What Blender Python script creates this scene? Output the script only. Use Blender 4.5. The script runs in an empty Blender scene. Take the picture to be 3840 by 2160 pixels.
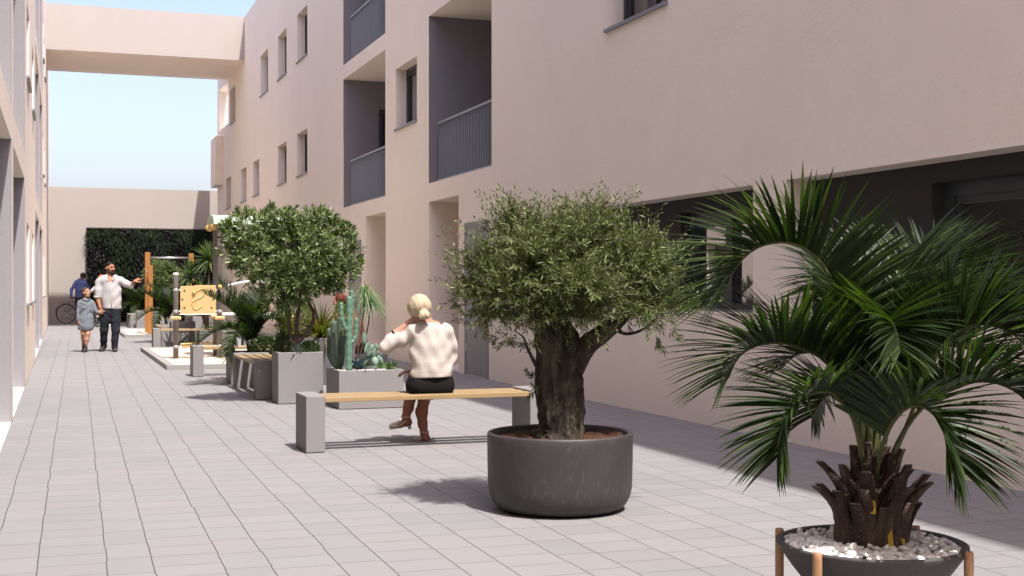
import bpy, math, random
import numpy as np
from mathutils import Vector, Matrix, Euler, noise as mnoise

S = bpy.context.scene
COL = S.collection
R = math.radians

# ---------------------------------------------------------------- camera
YAW = math.atan(1718 / 4800)
CAM_H = 1.28
cd = bpy.data.cameras.new("camera")
cd.sensor_width = 36.0
cd.lens = 45.0
cd.clip_start = 0.05
cd.clip_end = 1500
cam = bpy.data.objects.new("camera", cd)
COL.objects.link(cam)
cam.location = (0, 0, CAM_H)
cam.rotation_euler = (math.pi / 2, 0, -YAW)
S.camera = cam

# ---------------------------------------------------------------- sky, sun, exposure
SUN_D = Vector((-0.130, 0.55, -1.0)).normalized()
w = bpy.data.worlds.new("World")
S.world = w
w.use_nodes = True
nt = w.node_tree
sky = nt.nodes.new('ShaderNodeTexSky')
sky.sky_type = 'NISHITA'
sky.sun_disc = False
sky.sun_elevation = math.asin(-SUN_D.z)
sky.sun_rotation = math.atan2(-SUN_D.x, -SUN_D.y)
sky.air_density = 1.0
sky.dust_density = 3.6
sky.ozone_density = 1.0
bg = nt.nodes['Background']
bg.inputs['Strength'].default_value = 0.15
tint = nt.nodes.new('ShaderNodeMix')
tint.data_type = 'RGBA'
tint.blend_type = 'MULTIPLY'
tint.inputs[0].default_value = 1.0
tint.inputs[7].default_value = (1.0, .905, .965, 1)
nt.links.new(sky.outputs[0], tint.inputs[6])
nt.links.new(tint.outputs[2], bg.inputs['Color'])
sl = bpy.data.lights.new("sun", 'SUN')
sl.energy = 3.7
sl.angle = R(0.75)
sl.color = (1.0, 0.965, 0.92)
so = bpy.data.objects.new("sun", sl)
COL.objects.link(so)
so.rotation_euler = SUN_D.to_track_quat('-Z', 'Y').to_euler()
so.location = (3, -10, 30)
S.view_settings.view_transform = 'Standard'
S.view_settings.look = 'None'
S.view_settings.exposure = 1.14
S.view_settings.gamma = 1.0
S.view_settings.use_curve_mapping = False
try:
    S.cycles.use_denoising = True
    S.cycles.max_bounces = 8
    S.cycles.diffuse_bounces = 5
    S.cycles.transparent_max_bounces = 8
    S.cycles.caustics_reflective = False
    S.cycles.caustics_refractive = False
    S.cycles.sample_clamp_indirect = 8
except Exception:
    pass

SA, CA = math.sin(YAW), math.cos(YAW)


def ray(u, v):
    xc = (u - 1920) / 4800
    return Vector((SA + CA * xc, CA - SA * xc, (1080 - v) / 4800))


def at(u, v, d):
    """point at distance d in front of the lens plane seen at photograph pixel u, v"""
    r = ray(u, v)
    return Vector((r.x * d, r.y * d, CAM_H + r.z * d))


def aty(u, v, y):
    r = ray(u, v)
    t = y / r.y
    return Vector((r.x * t, y, CAM_H + r.z * t))


# ---------------------------------------------------------------- helpers
def tag(o, label=None, cat=None, group=None, kind=None):
    if label: o['label'] = label
    if cat: o['category'] = cat
    if group: o['group'] = group
    if kind: o['kind'] = kind
    return o


def thing(name, label, cat, loc=(0, 0, 0), rz=0, group=None):
    o = bpy.data.objects.new(name, None)
    COL.objects.link(o)
    o.location = loc
    o.rotation_euler = (0, 0, rz)
    o.empty_display_size = 0.1
    return tag(o, label, cat, group)


def dup(root, loc=None, rz=None, label=None, group=None, parent=None, sc=None):
    c = root.copy()
    COL.objects.link(c)
    if parent is not None: c.parent = parent
    if loc is not None: c.location = loc
    if rz is not None: c.rotation_euler = (0, 0, rz)
    if sc is not None: c.scale = (sc, sc, sc) if not isinstance(sc, (tuple, list)) else sc
    if label: c['label'] = label
    if group: c['group'] = group
    for ch in list(root.children):
        dup(ch, parent=c)
    return c


def link_mesh(name, me, mat, parent=None, smooth=False):
    o = bpy.data.objects.new(name, me)
    COL.objects.link(o)
    if mat is not None: me.materials.append(mat)
    if parent is not None: o.parent = parent
    if smooth:
        me.polygons.foreach_set('use_smooth', np.ones(len(me.polygons), dtype=bool))
    return o


def np_mesh(name, V, Q):
    """V (n,3) array, Q (m,4) int array of quads"""
    me = bpy.data.meshes.new(name)
    V = np.ascontiguousarray(V, dtype=np.float32)
    Q = np.ascontiguousarray(Q, dtype=np.int32)
    k = Q.shape[1]
    me.vertices.add(len(V))
    me.vertices.foreach_set('co', V.ravel())
    me.loops.add(Q.size)
    me.loops.foreach_set('vertex_index', Q.ravel())
    me.polygons.add(len(Q))
    me.polygons.foreach_set('loop_start', np.arange(0, Q.size, k, dtype=np.int32))
    me.polygons.foreach_set('loop_total', np.full(len(Q), k, dtype=np.int32))
    me.update(calc_edges=True)
    me.validate()
    return me


class MB:
    def __init__(s):
        s.v = []
        s.f = []

    def quad(s, a, b, c, d):
        n = len(s.v)
        s.v += [tuple(a), tuple(b), tuple(c), tuple(d)]
        s.f.append((n, n + 1, n + 2, n + 3))

    def box(s, x0, x1, y0, y1, z0, z1):
        n = len(s.v)
        for z in (z0, z1):
            s.v += [(x0, y0, z), (x1, y0, z), (x1, y1, z), (x0, y1, z)]
        s.f += [(n, n + 3, n + 2, n + 1), (n + 4, n + 5, n + 6, n + 7), (n, n + 1, n + 5, n + 4),
                (n + 1, n + 2, n + 6, n + 5), (n + 2, n + 3, n + 7, n + 6), (n + 3, n, n + 4, n + 7)]

    def prism(s, poly, lo, hi, axis='z'):
        """extrude a 2D polygon; axis z: (x,y), axis y: (x,z), axis x: (y,z)"""
        n = len(s.v)
        m = len(poly)
        for h in (lo, hi):
            for p, q in poly:
                s.v.append({'z': (p, q, h), 'y': (p, h, q), 'x': (h, p, q)}[axis])
        s.f.append(tuple(range(n, n + m)))
        s.f.append(tuple(range(n + 2 * m - 1, n + m - 1, -1)))
        for i in range(m):
            j = (i + 1) % m
            s.f.append((n + i, n + j, n + m + j, n + m + i))

    def tube(s, pts, rad, seg=8, cap=True):
        pts = [Vector(p) for p in pts]
        if not isinstance(rad, (list, tuple)): rad = [rad] * len(pts)
        n0 = len(s.v)
        up = None
        for i, p in enumerate(pts):
            t = (pts[min(i + 1, len(pts) - 1)] - pts[max(i - 1, 0)])
            if t.length < 1e-9: t = Vector((0, 0, 1))
            t.normalize()
            if up is None:
                up = Vector((0, 0, 1)) if abs(t.z) < .9 else Vector((1, 0, 0))
            a = up - t * up.dot(t)
            if a.length < 1e-6:
                a = t.orthogonal()
            a.normalize()
            up = a
            b = t.cross(a)
            for k in range(seg):
                q = 2 * math.pi * k / seg
                s.v.append(tuple(p + (a * math.cos(q) + b * math.sin(q)) * rad[i]))
        for i in range(len(pts) - 1):
            for k in range(seg):
                k2 = (k + 1) % seg
                s.f.append((n0 + i * seg + k, n0 + i * seg + k2, n0 + (i + 1) * seg + k2, n0 + (i + 1) * seg + k))
        if cap:
            s.f.append(tuple(n0 + k for k in range(seg - 1, -1, -1)))
            e = n0 + (len(pts) - 1) * seg
            s.f.append(tuple(e + k for k in range(seg)))

    def lathe(s, prof, seg=48, c=(0, 0, 0), closed=False):
        n0 = len(s.v)
        for r, z in prof:
            for k in range(seg):
                q = 2 * math.pi * k / seg
                s.v.append((c[0] + r * math.cos(q), c[1] + r * math.sin(q), c[2] + z))
        m = len(prof)
        for i in range(m - 1 if not closed else m):
            j = (i + 1) % m
            for k in range(seg):
                k2 = (k + 1) % seg
                s.f.append((n0 + i * seg + k, n0 + i * seg + k2, n0 + j * seg + k2, n0 + j * seg + k))
        if not closed:
            s.f.append(tuple(n0 + k for k in range(seg - 1, -1, -1)))
            s.f.append(tuple(n0 + (m - 1) * seg + k for k in range(seg)))

    def ball(s, c, r, seg=12, rings=8, sq=(1, 1, 1)):
        n0 = len(s.v)
        for i in range(rings + 1):
            th = math.pi * i / rings
            for k in range(seg):
                q = 2 * math.pi * k / seg
                s.v.append((c[0] + r * sq[0] * math.sin(th) * math.cos(q), c[1] + r * sq[1] * math.sin(th) * math.sin(q),
                            c[2] + r * sq[2] * math.cos(th)))
        for i in range(rings):
            for k in range(seg):
                k2 = (k + 1) % seg
                s.f.append((n0 + i * seg + k, n0 + (i + 1) * seg + k, n0 + (i + 1) * seg + k2, n0 + i * seg + k2))

    def torus(s, c, R_, r, axis='y', seg=40, ts=8):
        n0 = len(s.v)
        for i in range(seg):
            a = 2 * math.pi * i / seg
            for k in range(ts):
                b = 2 * math.pi * k / ts
                p = (R_ + r * math.cos(b)) * math.cos(a)
                q = (R_ + r * math.cos(b)) * math.sin(a)
                h = r * math.sin(b)
                d = {'y': (p, h, q), 'z': (p, q, h), 'x': (h, p, q)}[axis]
                s.v.append((c[0] + d[0], c[1] + d[1], c[2] + d[2]))
        for i in range(seg):
            for k in range(ts):
                i2, k2 = (i + 1) % seg, (k + 1) % ts
                s.f.append((n0 + i * ts + k, n0 + i2 * ts + k, n0 + i2 * ts + k2, n0 + i * ts + k2))

    def build(s, name, mat, parent=None, smooth=False, bevel=0, recalc=True):
        me = bpy.data.meshes.new(name)
        me.from_pydata(s.v, [], s.f)
        me.update()
        if recalc:
            import bmesh
            b = bmesh.new()
            b.from_mesh(me)
            bmesh.ops.recalc_face_normals(b, faces=b.faces)
            b.to_mesh(me)
            b.free()
        o = link_mesh(name, me, mat, parent, smooth)
        if bevel:
            m = o.modifiers.new('bevel', 'BEVEL')
            m.width = bevel
            m.segments = 2
            m.limit_method = 'ANGLE'
            m.angle_limit = R(40)
        if smooth and bevel == 0:
            pass
        return o


rng = np.random.default_rng(7)


def unit(a):
    n = np.linalg.norm(a, axis=-1, keepdims=True)
    n[n < 1e-9] = 1
    return a / n


def blades(P, D, N, L, W, droop=0.0, nseg=2, prof=None, fold=0.0, twist=0.0):
    """many leaf blades as numpy strips. P base, D direction, N face normal, L length, W full width.
    fold > 0 lifts both edges (V section). Returns (V, Q)."""
    P = np.asarray(P, float); n = len(P)
    D = unit(np.asarray(D, float)); N = np.asarray(N, float)
    Sd = unit(np.cross(D, N)); Nn = unit(np.cross(Sd, D))
    L = np.broadcast_to(np.asarray(L, float), (n,)); W = np.broadcast_to(np.asarray(W, float), (n,))
    droop = np.broadcast_to(np.asarray(droop, float), (n,))
    if prof is None: prof = [0.25] + [1.0] * (nseg - 1) + [0.05]
    cols = 3 if fold else 2
    V = np.zeros((n, nseg + 1, cols, 3))
    g = np.array([0, 0, -1.0])
    for i in range(nseg + 1):
        t = i / nseg
        c = P + D * (L * t)[:, None] + g * (L * droop * t * t)[:, None]
        hw = (W * 0.5 * prof[i])[:, None]
        if cols == 2:
            V[:, i, 0] = c - Sd * hw
            V[:, i, 1] = c + Sd * hw
        else:
            V[:, i, 0] = c - Sd * hw + Nn * hw * fold
            V[:, i, 1] = c
            V[:, i, 2] = c + Sd * hw + Nn * hw * fold
    idx = np.arange(n)[:, None] * ((nseg + 1) * cols)
    Q = []
    for i in range(nseg):
        for k in range(cols - 1):
            a = i * cols + k
            Q.append(idx + np.array([[a, a + 1, a + cols + 1, a + cols]]))
    return V.reshape(-1, 3), np.concatenate(Q, 0)


def join(parts):
    Vs, Qs, o = [], [], 0
    for V, Q in parts:
        Vs.append(V)
        Qs.append(Q + o)
        o += len(V)
    return np.concatenate(Vs), np.concatenate(Qs)


def leaf_obj(name, VQ, mat, parent, smooth=True):
    return link_mesh(name, np_mesh(name, *VQ), mat, parent, smooth)


# ---------------------------------------------------------------- signed distance bodies
class Body:
    def __init__(s, k=0.02):
        s.k = k
        s.p = []
        s.cuts = []
        s.wr = None

    def cap(s, a, b, ra, rb, k=None, flat=None):
        s.p.append(('c', np.array(a, float), np.array(b, float), ra, rb, s.k if k is None else k, flat))

    def chain(s, pts, rad, k=None, flat=None):
        for i in range(len(pts) - 1):
            s.cap(pts[i], pts[i + 1], rad[i], rad[i + 1], k, flat)

    def ell(s, c, r, k=None, rot=None):
        s.p.append(('e', np.array(c, float), np.array(r, float), rot, None, s.k if k is None else k, None))

    def cut(s, p, n):
        s.cuts.append((np.array(p, float), np.array(n, float)))

    def field(s, h):
        lo = np.full(3, 1e9); hi = -lo
        bb = []
        for q in s.p:
            if q[0] == 'c':
                r = max(q[3], q[4])
                l = np.minimum(q[1], q[2]) - r; u = np.maximum(q[1], q[2]) + r
            else:
                r = max(q[2])
                l = q[1] - r; u = q[1] + r
            bb.append((l, u))
            lo = np.minimum(lo, l); hi = np.maximum(hi, u)
        lo = lo - 3 * h; hi = hi + 3 * h
        dim = np.ceil((hi - lo) / h).astype(int) + 1
        F = np.full(dim, 0.5)
        ax = [lo[i] + h * np.arange(dim[i]) for i in range(3)]
        for q, (l, u) in zip(s.p, bb):
            k = q[5]
            m = 2.5 * k + 3 * h
            i0 = np.maximum(((l - m - lo) / h).astype(int), 0)
            i1 = np.minimum(((u + m - lo) / h).astype(int) + 2, dim)
            X, Y, Z = np.meshgrid(ax[0][i0[0]:i1[0]], ax[1][i0[1]:i1[1]], ax[2][i0[2]:i1[2]], indexing='ij')
            Pp = np.stack([X, Y, Z], -1)
            if q[0] == 'c':
                a, b, ra, rb, _, flat = q[1:]
                if flat is not None:
                    n = np.array(flat[0], float); n /= np.linalg.norm(n)
                    Pp = Pp + ((Pp - a) @ n)[..., None] * n * (1 / flat[1] - 1)
                ba = b - a
                t = np.clip(((Pp - a) @ ba) / max(ba @ ba, 1e-9), 0, 1)
                d = np.linalg.norm(Pp - a - t[..., None] * ba, axis=-1) - (ra + (rb - ra) * t)
                if flat is not None: d = d * min(1.0, flat[1] + .15)
            else:
                c, r, rot = q[1], q[2], q[3]
                e = Pp - c
                if rot is not None:
                    e = e @ np.array(rot)
                k0 = np.linalg.norm(e / r, axis=-1)
                k1 = np.linalg.norm(e / (r * r), axis=-1)
                d = k0 * (k0 - 1) / np.maximum(k1, 1e-9)
            sl_ = tuple(slice(i0[i], i1[i]) for i in range(3))
            A = F[sl_]
            if k > 0:
                hh = np.clip(.5 + .5 * (d - A) / k, 0, 1)
                F[sl_] = d * (1 - hh) + A * hh - k * hh * (1 - hh)
            else:
                F[sl_] = np.minimum(A, d)
        if s.cuts or s.wr:
            X, Y, Z = np.meshgrid(*ax, indexing='ij')
            if s.wr: F = F + s.wr(X, Y, Z)
            for p, n in s.cuts:
                F = np.maximum(F, (X - p[0]) * n[0] + (Y - p[1]) * n[1] + (Z - p[2]) * n[2])
        return F, lo

    def build(s, name, mat, parent, h=0.01):
        F, lo = s.field(h)
        V, Q = surface_net(F, lo, h)
        return link_mesh(name, np_mesh(name, V, Q), mat, parent, True)


def surface_net(F, lo, h):
    nx, ny, nz = F.shape
    ins = F < 0
    C = [(i, j, k) for i in (0, 1) for j in (0, 1) for k in (0, 1)]
    sl = lambda c, A: A[c[0]:nx - 1 + c[0], c[1]:ny - 1 + c[1], c[2]:nz - 1 + c[2]]
    cnt = sum(sl(c, ins).astype(np.int8) for c in C)
    act = (cnt > 0) & (cnt < 8)
    I = np.argwhere(act)
    vid = -np.ones(act.shape, int)
    vid[act] = np.arange(len(I))
    acc = np.zeros((len(I), 3)); num = np.zeros(len(I))
    vals = {c: F[I[:, 0] + c[0], I[:, 1] + c[1], I[:, 2] + c[2]] for c in C}
    for c in C:
        for a in range(3):
            if c[a] == 0:
                e = list(c); e[a] = 1; e = tuple(e)
                f0, f1 = vals[c], vals[e]
                m = (f0 < 0) != (f1 < 0)
                t = np.where(m, f0 / np.where(m, f0 - f1, 1), 0)
                p = np.array(c, float)[None] + t[:, None] * np.eye(3)[a][None]
                acc[m] += p[m]; num[m] += 1
    V = lo + h * (I + acc / np.maximum(num, 1)[:, None])
    Q = []
    for a in range(3):
        b, c = (a + 1) % 3, (a + 2) % 3
        A0 = [slice(0, None)] * 3; A1 = [slice(0, None)] * 3
        A0[a] = slice(0, -1); A1[a] = slice(1, None)
        x = ins[tuple(A0)] != ins[tuple(A1)]
        E = np.argwhere(x)
        E = E[(E[:, b] > 0) & (E[:, c] > 0) & (E[:, b] < F.shape[b] - 1) & (E[:, c] < F.shape[c] - 1)]
        eb = np.eye(3, dtype=int)[b]; ec = np.eye(3, dtype=int)[c]
        g = lambda o: vid[tuple((E + o).T)]
        q = np.stack([g(-eb - ec), g(-ec), g(0 * eb), g(-eb)], 1)
        fl = ins[tuple(E.T)]
        q[~fl] = q[~fl][:, ::-1]
        Q.append(q)
    Q = np.concatenate(Q)
    return V, Q[(Q >= 0).all(1)]
# ---------------------------------------------------------------- materials
class NT:
    def __init__(s, name):
        s.m = bpy.data.materials.new(name)
        s.m.use_nodes = True
        s.t = s.m.node_tree
        s.b = s.t.nodes['Principled BSDF']
        s.out = s.t.nodes['Material Output']
        s.co = s.t.nodes.new('ShaderNodeTexCoord')

    def n(s, t, **kw):
        x = s.t.nodes.new(t)
        for k, v in kw.items(): setattr(x, k, v)
        return x

    def set(s, sock, v):
        if hasattr(v, 'is_output') or isinstance(v, bpy.types.NodeSocket): s.t.links.new(v, sock)
        else: sock.default_value = v

    def math(s, op, a, b=0.0, c=0.0):
        x = s.n('ShaderNodeMath', operation=op)
        for i, v in enumerate((a, b, c)): s.set(x.inputs[i], v)
        return x.outputs[0]

    def noise(s, scale, detail=3, rough=.55, vec=None, dist=0.0, st=(1, 1, 1)):
        x = s.n('ShaderNodeTexNoise')
        x.inputs['Scale'].default_value = scale
        x.inputs['Detail'].default_value = detail
        x.inputs['Roughness'].default_value = rough
        x.inputs['Distortion'].default_value = dist
        v = vec if vec is not None else s.co.outputs['Object']
        if st != (1, 1, 1):
            mp = s.n('ShaderNodeMapping')
            mp.inputs['Scale'].default_value = st
            s.t.links.new(v, mp.inputs['Vector'])
            v = mp.outputs[0]
        s.t.links.new(v, x.inputs['Vector'])
        return x.outputs['Fac']

    def ramp(s, f, stops):
        x = s.n('ShaderNodeValToRGB')
        e = x.color_ramp.elements
        while len(e) < len(stops): e.new(0.5)
        for i, (p, c) in enumerate(stops):
            e[i].position = p
            e[i].color = (c[0], c[1], c[2], 1) if hasattr(c, '__len__') else (c, c, c, 1)
        s.set(x.inputs[0], f)
        return x.outputs[0]

    def mix(s, f, a, b, mode='MIX'):
        x = s.n('ShaderNodeMix', data_type='RGBA', blend_type=mode)
        s.set(x.inputs[0], f)
        for i, v in ((6, a), (7, b)):
            if isinstance(v, (tuple, list)): v = (v[0], v[1], v[2], 1)
            s.set(x.inputs[i], v)
        return x.outputs[2]

    def bump(s, h, strength=.3, dist=.01, nrm=None):
        x = s.n('ShaderNodeBump')
        x.inputs['Strength'].default_value = strength
        x.inputs['Distance'].default_value = dist
        s.set(x.inputs['Height'], h)
        if nrm is not None: s.set(x.inputs['Normal'], nrm)
        return x.outputs[0]

    def fin(s, col, rough=.7, nrm=None, spec=.35, metal=0.0):
        if isinstance(col, (tuple, list)): col = (col[0], col[1], col[2], 1)
        s.set(s.b.inputs['Base Color'], col)
        s.set(s.b.inputs['Roughness'], rough)
        s.b.inputs['Specular IOR Level'].default_value = spec
        s.b.inputs['Metallic'].default_value = metal
        if nrm is not None: s.set(s.b.inputs['Normal'], nrm)
        return s.m


def mul(c, k): return tuple(x * k for x in c)


def simple(name, c, rough=.6, var=.12, scale=8, bump=0.1, bs=60, spec=.35, metal=0.0):
    t = NT(name)
    f = t.noise(scale, 4)
    col = t.mix(f, mul(c, 1 - var), mul(c, 1 + var))
    return t.fin(col, rough, t.bump(t.noise(bs, 4), bump, .004) if bump else None, spec, metal)


def stucco(name, c, bump=.55):
    t = NT(name)
    a = t.noise(.7, 5, .6)
    b = t.noise(4, 5, .7, st=(1, 1, .45), dist=.6)
    g = t.noise(45, 3)
    c1 = t.mix(a, mul(c, .915), mul(c, 1.05))
    c2 = t.mix(b, mul(c1, 1) if False else (.965, .963, .96), (1.025, 1.025, 1.025))
    c3 = t.mix(1.0, c1, c2, 'MULTIPLY')
    c4 = t.mix(t.math('MULTIPLY', g, .25), c3, mul(c, .8))
    h = t.math('ADD', t.noise(28, 5, .65, dist=.4), t.math('MULTIPLY', t.noise(130, 3), .5))
    h = t.math('ADD', h, t.math('MULTIPLY', t.noise(6, 3, .6), .7))
    return t.fin(c4, .9, t.bump(h, bump, .006), .15)


def concrete(name, c, rough_bump=.12, pits=True, scale=1.0):
    t = NT(name)
    a = t.noise(3.5 * scale, 6, .65)
    b = t.noise(22 * scale, 4)
    col = t.mix(a, mul(c, .86), mul(c, 1.1))
    col = t.mix(t.math('MULTIPLY', b, .35), col, mul(c, .85))
    v = t.n('ShaderNodeTexVoronoi')
    v.inputs['Scale'].default_value = 16 * scale
    t.t.links.new(t.co.outputs['Object'], v.inputs['Vector'])
    pit = t.ramp(v.outputs['Distance'], [(0.035, 0.0), (0.075, 1.0)])
    h = t.noise(70 * scale, 4)
    if pits:
        wn = t.n('ShaderNodeTexWhiteNoise', noise_dimensions='3D')
        t.t.links.new(v.outputs['Position'], wn.inputs['Vector'])
        keep = t.math('GREATER_THAN', wn.outputs['Value'], .55)
        pit2 = t.math('MAXIMUM', pit, t.math('SUBTRACT', 1.0, keep))
        col = t.mix(pit2, mul(c, .35), col)
        h = t.math('ADD', t.math('MULTIPLY', h, .3), pit2)
    return t.fin(col, .75, t.bump(h, rough_bump, .004), .3)


def wood(name, c1, c2, axis='x', scale=6, rough=.5):
    t = NT(name)
    st = {'x': (.08, 1, 1), 'y': (1, .08, 1), 'z': (1, 1, .08)}[axis]
    a = t.noise(scale * 4, 5, .6, st=st, dist=.6)
    b = t.noise(scale * 16, 4, .6, st=st)
    f = t.math('ADD', t.math('MULTIPLY', a, .7), t.math('MULTIPLY', b, .3))
    col = t.ramp(f, [(.3, c1), (.5, tuple((x + y) / 2 for x, y in zip(c1, c2))), (.68, c2)])
    return t.fin(col, rough, t.bump(f, .12, .002), .35)


def leafmat(name, c, var=.35, trans=.3, rough=.4, tip=None, spec=.5, tcol=None):
    t = NT(name)
    g = t.n('ShaderNodeNewGeometry')
    r = g.outputs['Random Per Island']
    c2 = tip or (c[0] * 1.5 + .01, c[1] * 1.25, c[2] * 1.0)
    col = t.ramp(r, [(0.0, mul(c, 1 - var)), (.6, c), (1.0, c2)])
    t.fin(col, rough, None, spec)
    tr = t.n('ShaderNodeBsdfTranslucent')
    tc = t.mix(1.0, col, tcol or (1.9, 2.0, .9), 'MULTIPLY')
    t.t.links.new(tc, tr.inputs[0])
    ms = t.n('ShaderNodeMixShader')
    ms.inputs[0].default_value = trans
    t.t.links.new(t.b.outputs[0], ms.inputs[1])
    t.t.links.new(tr.outputs[0], ms.inputs[2])
    t.t.links.new(ms.outputs[0], t.out.inputs[0])
    return t.m


def glassmat(name, refl=.22, dark=(.012, .012, .014)):
    t = NT(name)
    t.fin(dark, .3, None, .3)
    g = t.n('ShaderNodeBsdfGlossy')
    g.inputs['Roughness'].default_value = .015
    g.inputs['Color'].default_value = (.9, .92, .95, 1)
    ms = t.n('ShaderNodeMixShader')
    fr = t.n('ShaderNodeFresnel')
    fr.inputs[0].default_value = 1.5
    t.t.links.new(t.math('MINIMUM', t.math('ADD', t.math('MULTIPLY', fr.outputs[0], .28), refl * 1.3), 1.0), ms.inputs[0])
    t.t.links.new(t.b.outputs[0], ms.inputs[1])
    t.t.links.new(g.outputs[0], ms.inputs[2])
    t.t.links.new(ms.outputs[0], t.out.inputs[0])
    return t.m


def paving():
    t = NT('paving')
    sp = t.n('ShaderNodeSeparateXYZ')
    t.t.links.new(t.co.outputs['Object'], sp.inputs[0])
    X, Y = sp.outputs[0], sp.outputs[1]
    # jagged long joints: every course is shifted a few millimetres
    def wn(a, b):
        c = t.n('ShaderNodeCombineXYZ')
        t.set(c.inputs[0], a); t.set(c.inputs[1], b)
        q = t.n('ShaderNodeTexWhiteNoise', noise_dimensions='2D')
        t.t.links.new(c.outputs[0], q.inputs['Vector'])
        return q.outputs['Value']
    PW, WIDE = .511, .305
    col0 = t.math('FLOOR', t.math('DIVIDE', t.math('ADD', X, .1), PW / 2))
    jit = t.math('MULTIPLY', t.math('SUBTRACT', wn(t.math('FLOOR', t.math('DIVIDE', Y, .349)), col0), .5), .009)
    Xj = t.math('ADD', X, jit)
    q = t.math('DIVIDE', Xj, PW)
    k = t.math('FLOOR', q)
    fx = t.math('MULTIPLY', t.math('SUBTRACT', q, k), PW)
    wide = t.math('LESS_THAN', fx, WIDE)
    # distance to the long joint
    dw = t.math('MINIMUM', fx, t.math('ABSOLUTE', t.math('SUBTRACT', WIDE, fx)))
    dn = t.math('MINIMUM', dw, t.math('SUBTRACT', PW, fx))
    off = t.math('MULTIPLY', wn(k, wide), .35)
    Yo = t.math('ADD', Y, off)
    pit = t.math('ADD', .349, t.math('MULTIPLY', wide, .2335 - .349))
    r = t.math('DIVIDE', Yo, pit)
    row = t.math('FLOOR', r)
    fy = t.math('MULTIPLY', t.math('SUBTRACT', r, row), pit)
    dy = t.math('MINIMUM', fy, t.math('SUBTRACT', pit, fy))
    jl = t.ramp(t.math('MULTIPLY', dn, 100), [(.16, 1.0), (.36, 0.0)])
    jt = t.ramp(t.math('MULTIPLY', dy, 100), [(.20, 1.0), (.50, 0.0)])
    idv = t.math('ADD', t.math('ADD', t.math('MULTIPLY', k, 7.31), t.math('MULTIPLY', row, 3.17)), t.math('MULTIPLY', wide, 1.7))
    rnd = wn(idv, k)
    rnd2 = wn(k, idv)
    base = (.212, .211, .211)
    c = t.mix(rnd, mul(base, .945), mul(base, 1.04))
    c = t.mix(t.math('MULTIPLY', rnd2, .35), c, (.232, .216, .213))
    c = t.mix(t.math('MULTIPLY', t.noise(9, 5, .65), .30), c, mul(base, .80))
    st = t.ramp(t.noise(2.3, 5, .6), [(.40, 0.0), (.75, 1.0)])
    c = t.mix(t.math('MULTIPLY', st, .28), c, (.182, .178, .174))
    c = t.mix(t.math('MULTIPLY', t.noise(260, 2), .22), c, mul(base, .72))
    c = t.mix(t.math('MULTIPLY', jt, .85), c, (.085, .08, .072))
    mossy = t.mix(t.noise(3, 3), (.038, .034, .028), (.055, .048, .034))
    c = t.mix(t.math('MULTIPLY', jl, .93), c, mossy)
    h = t.math('SUBTRACT', t.math('MULTIPLY', t.noise(120, 3), .12), t.math('MAXIMUM', jl, jt))
    return t.fin(c, t.mix(rnd2, (.62, .62, .62), (.8, .8, .8)), t.bump(h, .35, .004), .3)


BEIGE = (.87, .77, .665)
M = {}
M['stucco'] = stucco('stucco', BEIGE)
M['stucco_sunlit'] = stucco('stucco_sunlit', (.36, .325, .295))  # facade plaster, its colour darkened for the walls in direct sun
M['grey_paint'] = stucco('grey_paint', (.215, .205, .225), .25)
M['left_grey'] = stucco('left_grey', (.26, .25, .265), .5)
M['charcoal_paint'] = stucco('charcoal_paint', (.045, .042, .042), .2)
M['frame'] = simple('frame_metal', (.040, .044, .050), .4, .1, 4, .03)
M['rail'] = simple('rail_metal', (.23, .25, .28), .4, .1, 4, .03)
M['sill'] = simple('sill_metal', (.19, .20, .215), .4, .1, 4, .03)
M['door'] = simple('door_paint', (.27, .27, .275), .5, .05, 2, .03)
M['glass'] = glassmat('window_glass', .10)
M['paving'] = paving()
M['white_floor'] = simple('white_floor', (.84, .82, .78), .6, .04, 3, .05)
M['ground'] = simple('bare_ground', (.34, .31, .28), .9, .2, 2, .2)
M['concrete'] = concrete('concrete', (.208, .200, .197))
M['concrete_shaded'] = concrete('shaded_concrete', (.095, .09, .095))  # tree shade on the nearest back planter, put into its concrete colour
M['concrete_rough'] = concrete('rough_concrete', (.17, .164, .161), .9, False, .8)
M['kerb'] = concrete('kerb_concrete', (.25, .24, .232), .5, False, 1.2)
M['sand'] = simple('play_sand', (.50, .425, .35), .95, .10, 7, .35, 180, .1)
M['oak'] = wood('oak', (.235, .157, .073), (.33, .24, .128), 'x')
M['pine'] = wood('orange_pine', (.215, .088, .021), (.335, .15, .04), 'z', 3)
M['post_wood'] = wood('post_wood', (.20, .10, .05), (.42, .24, .13), 'z', 8)
M['soil'] = simple('soil', (.060, .032, .020), .95, .6, 60, 1.0, 150, .05)
M['black_plastic'] = simple('black_plastic', (.02, .02, .022), .5, .1, 8, 0)
M['steel'] = simple('galvanised_steel', (.55, .55, .56), .35, .08, 20, .02, metal=.85)
M['play_post'] = simple('grey_post_coat', (.135, .12, .11), .45, .06, 5, .02)
M['yellow'] = simple('yellow_panel', (.45, .32, .147), .45, .05, 3, .02)
M['yellow2'] = simple('yellow_clamp', (.49, .33, .122), .4, .05, 3, .0)
M['groove'] = simple('groove_edge', (.48, .33, .13), .5, .05, 3, .0)
M['pale_green'] = simple('pale_green_roof', (.48, .56, .47), .45, .05, 3, .02)
M['white_plastic'] = simple('white_plastic', (.75, .74, .70), .4, .04, 5, 0)


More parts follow.
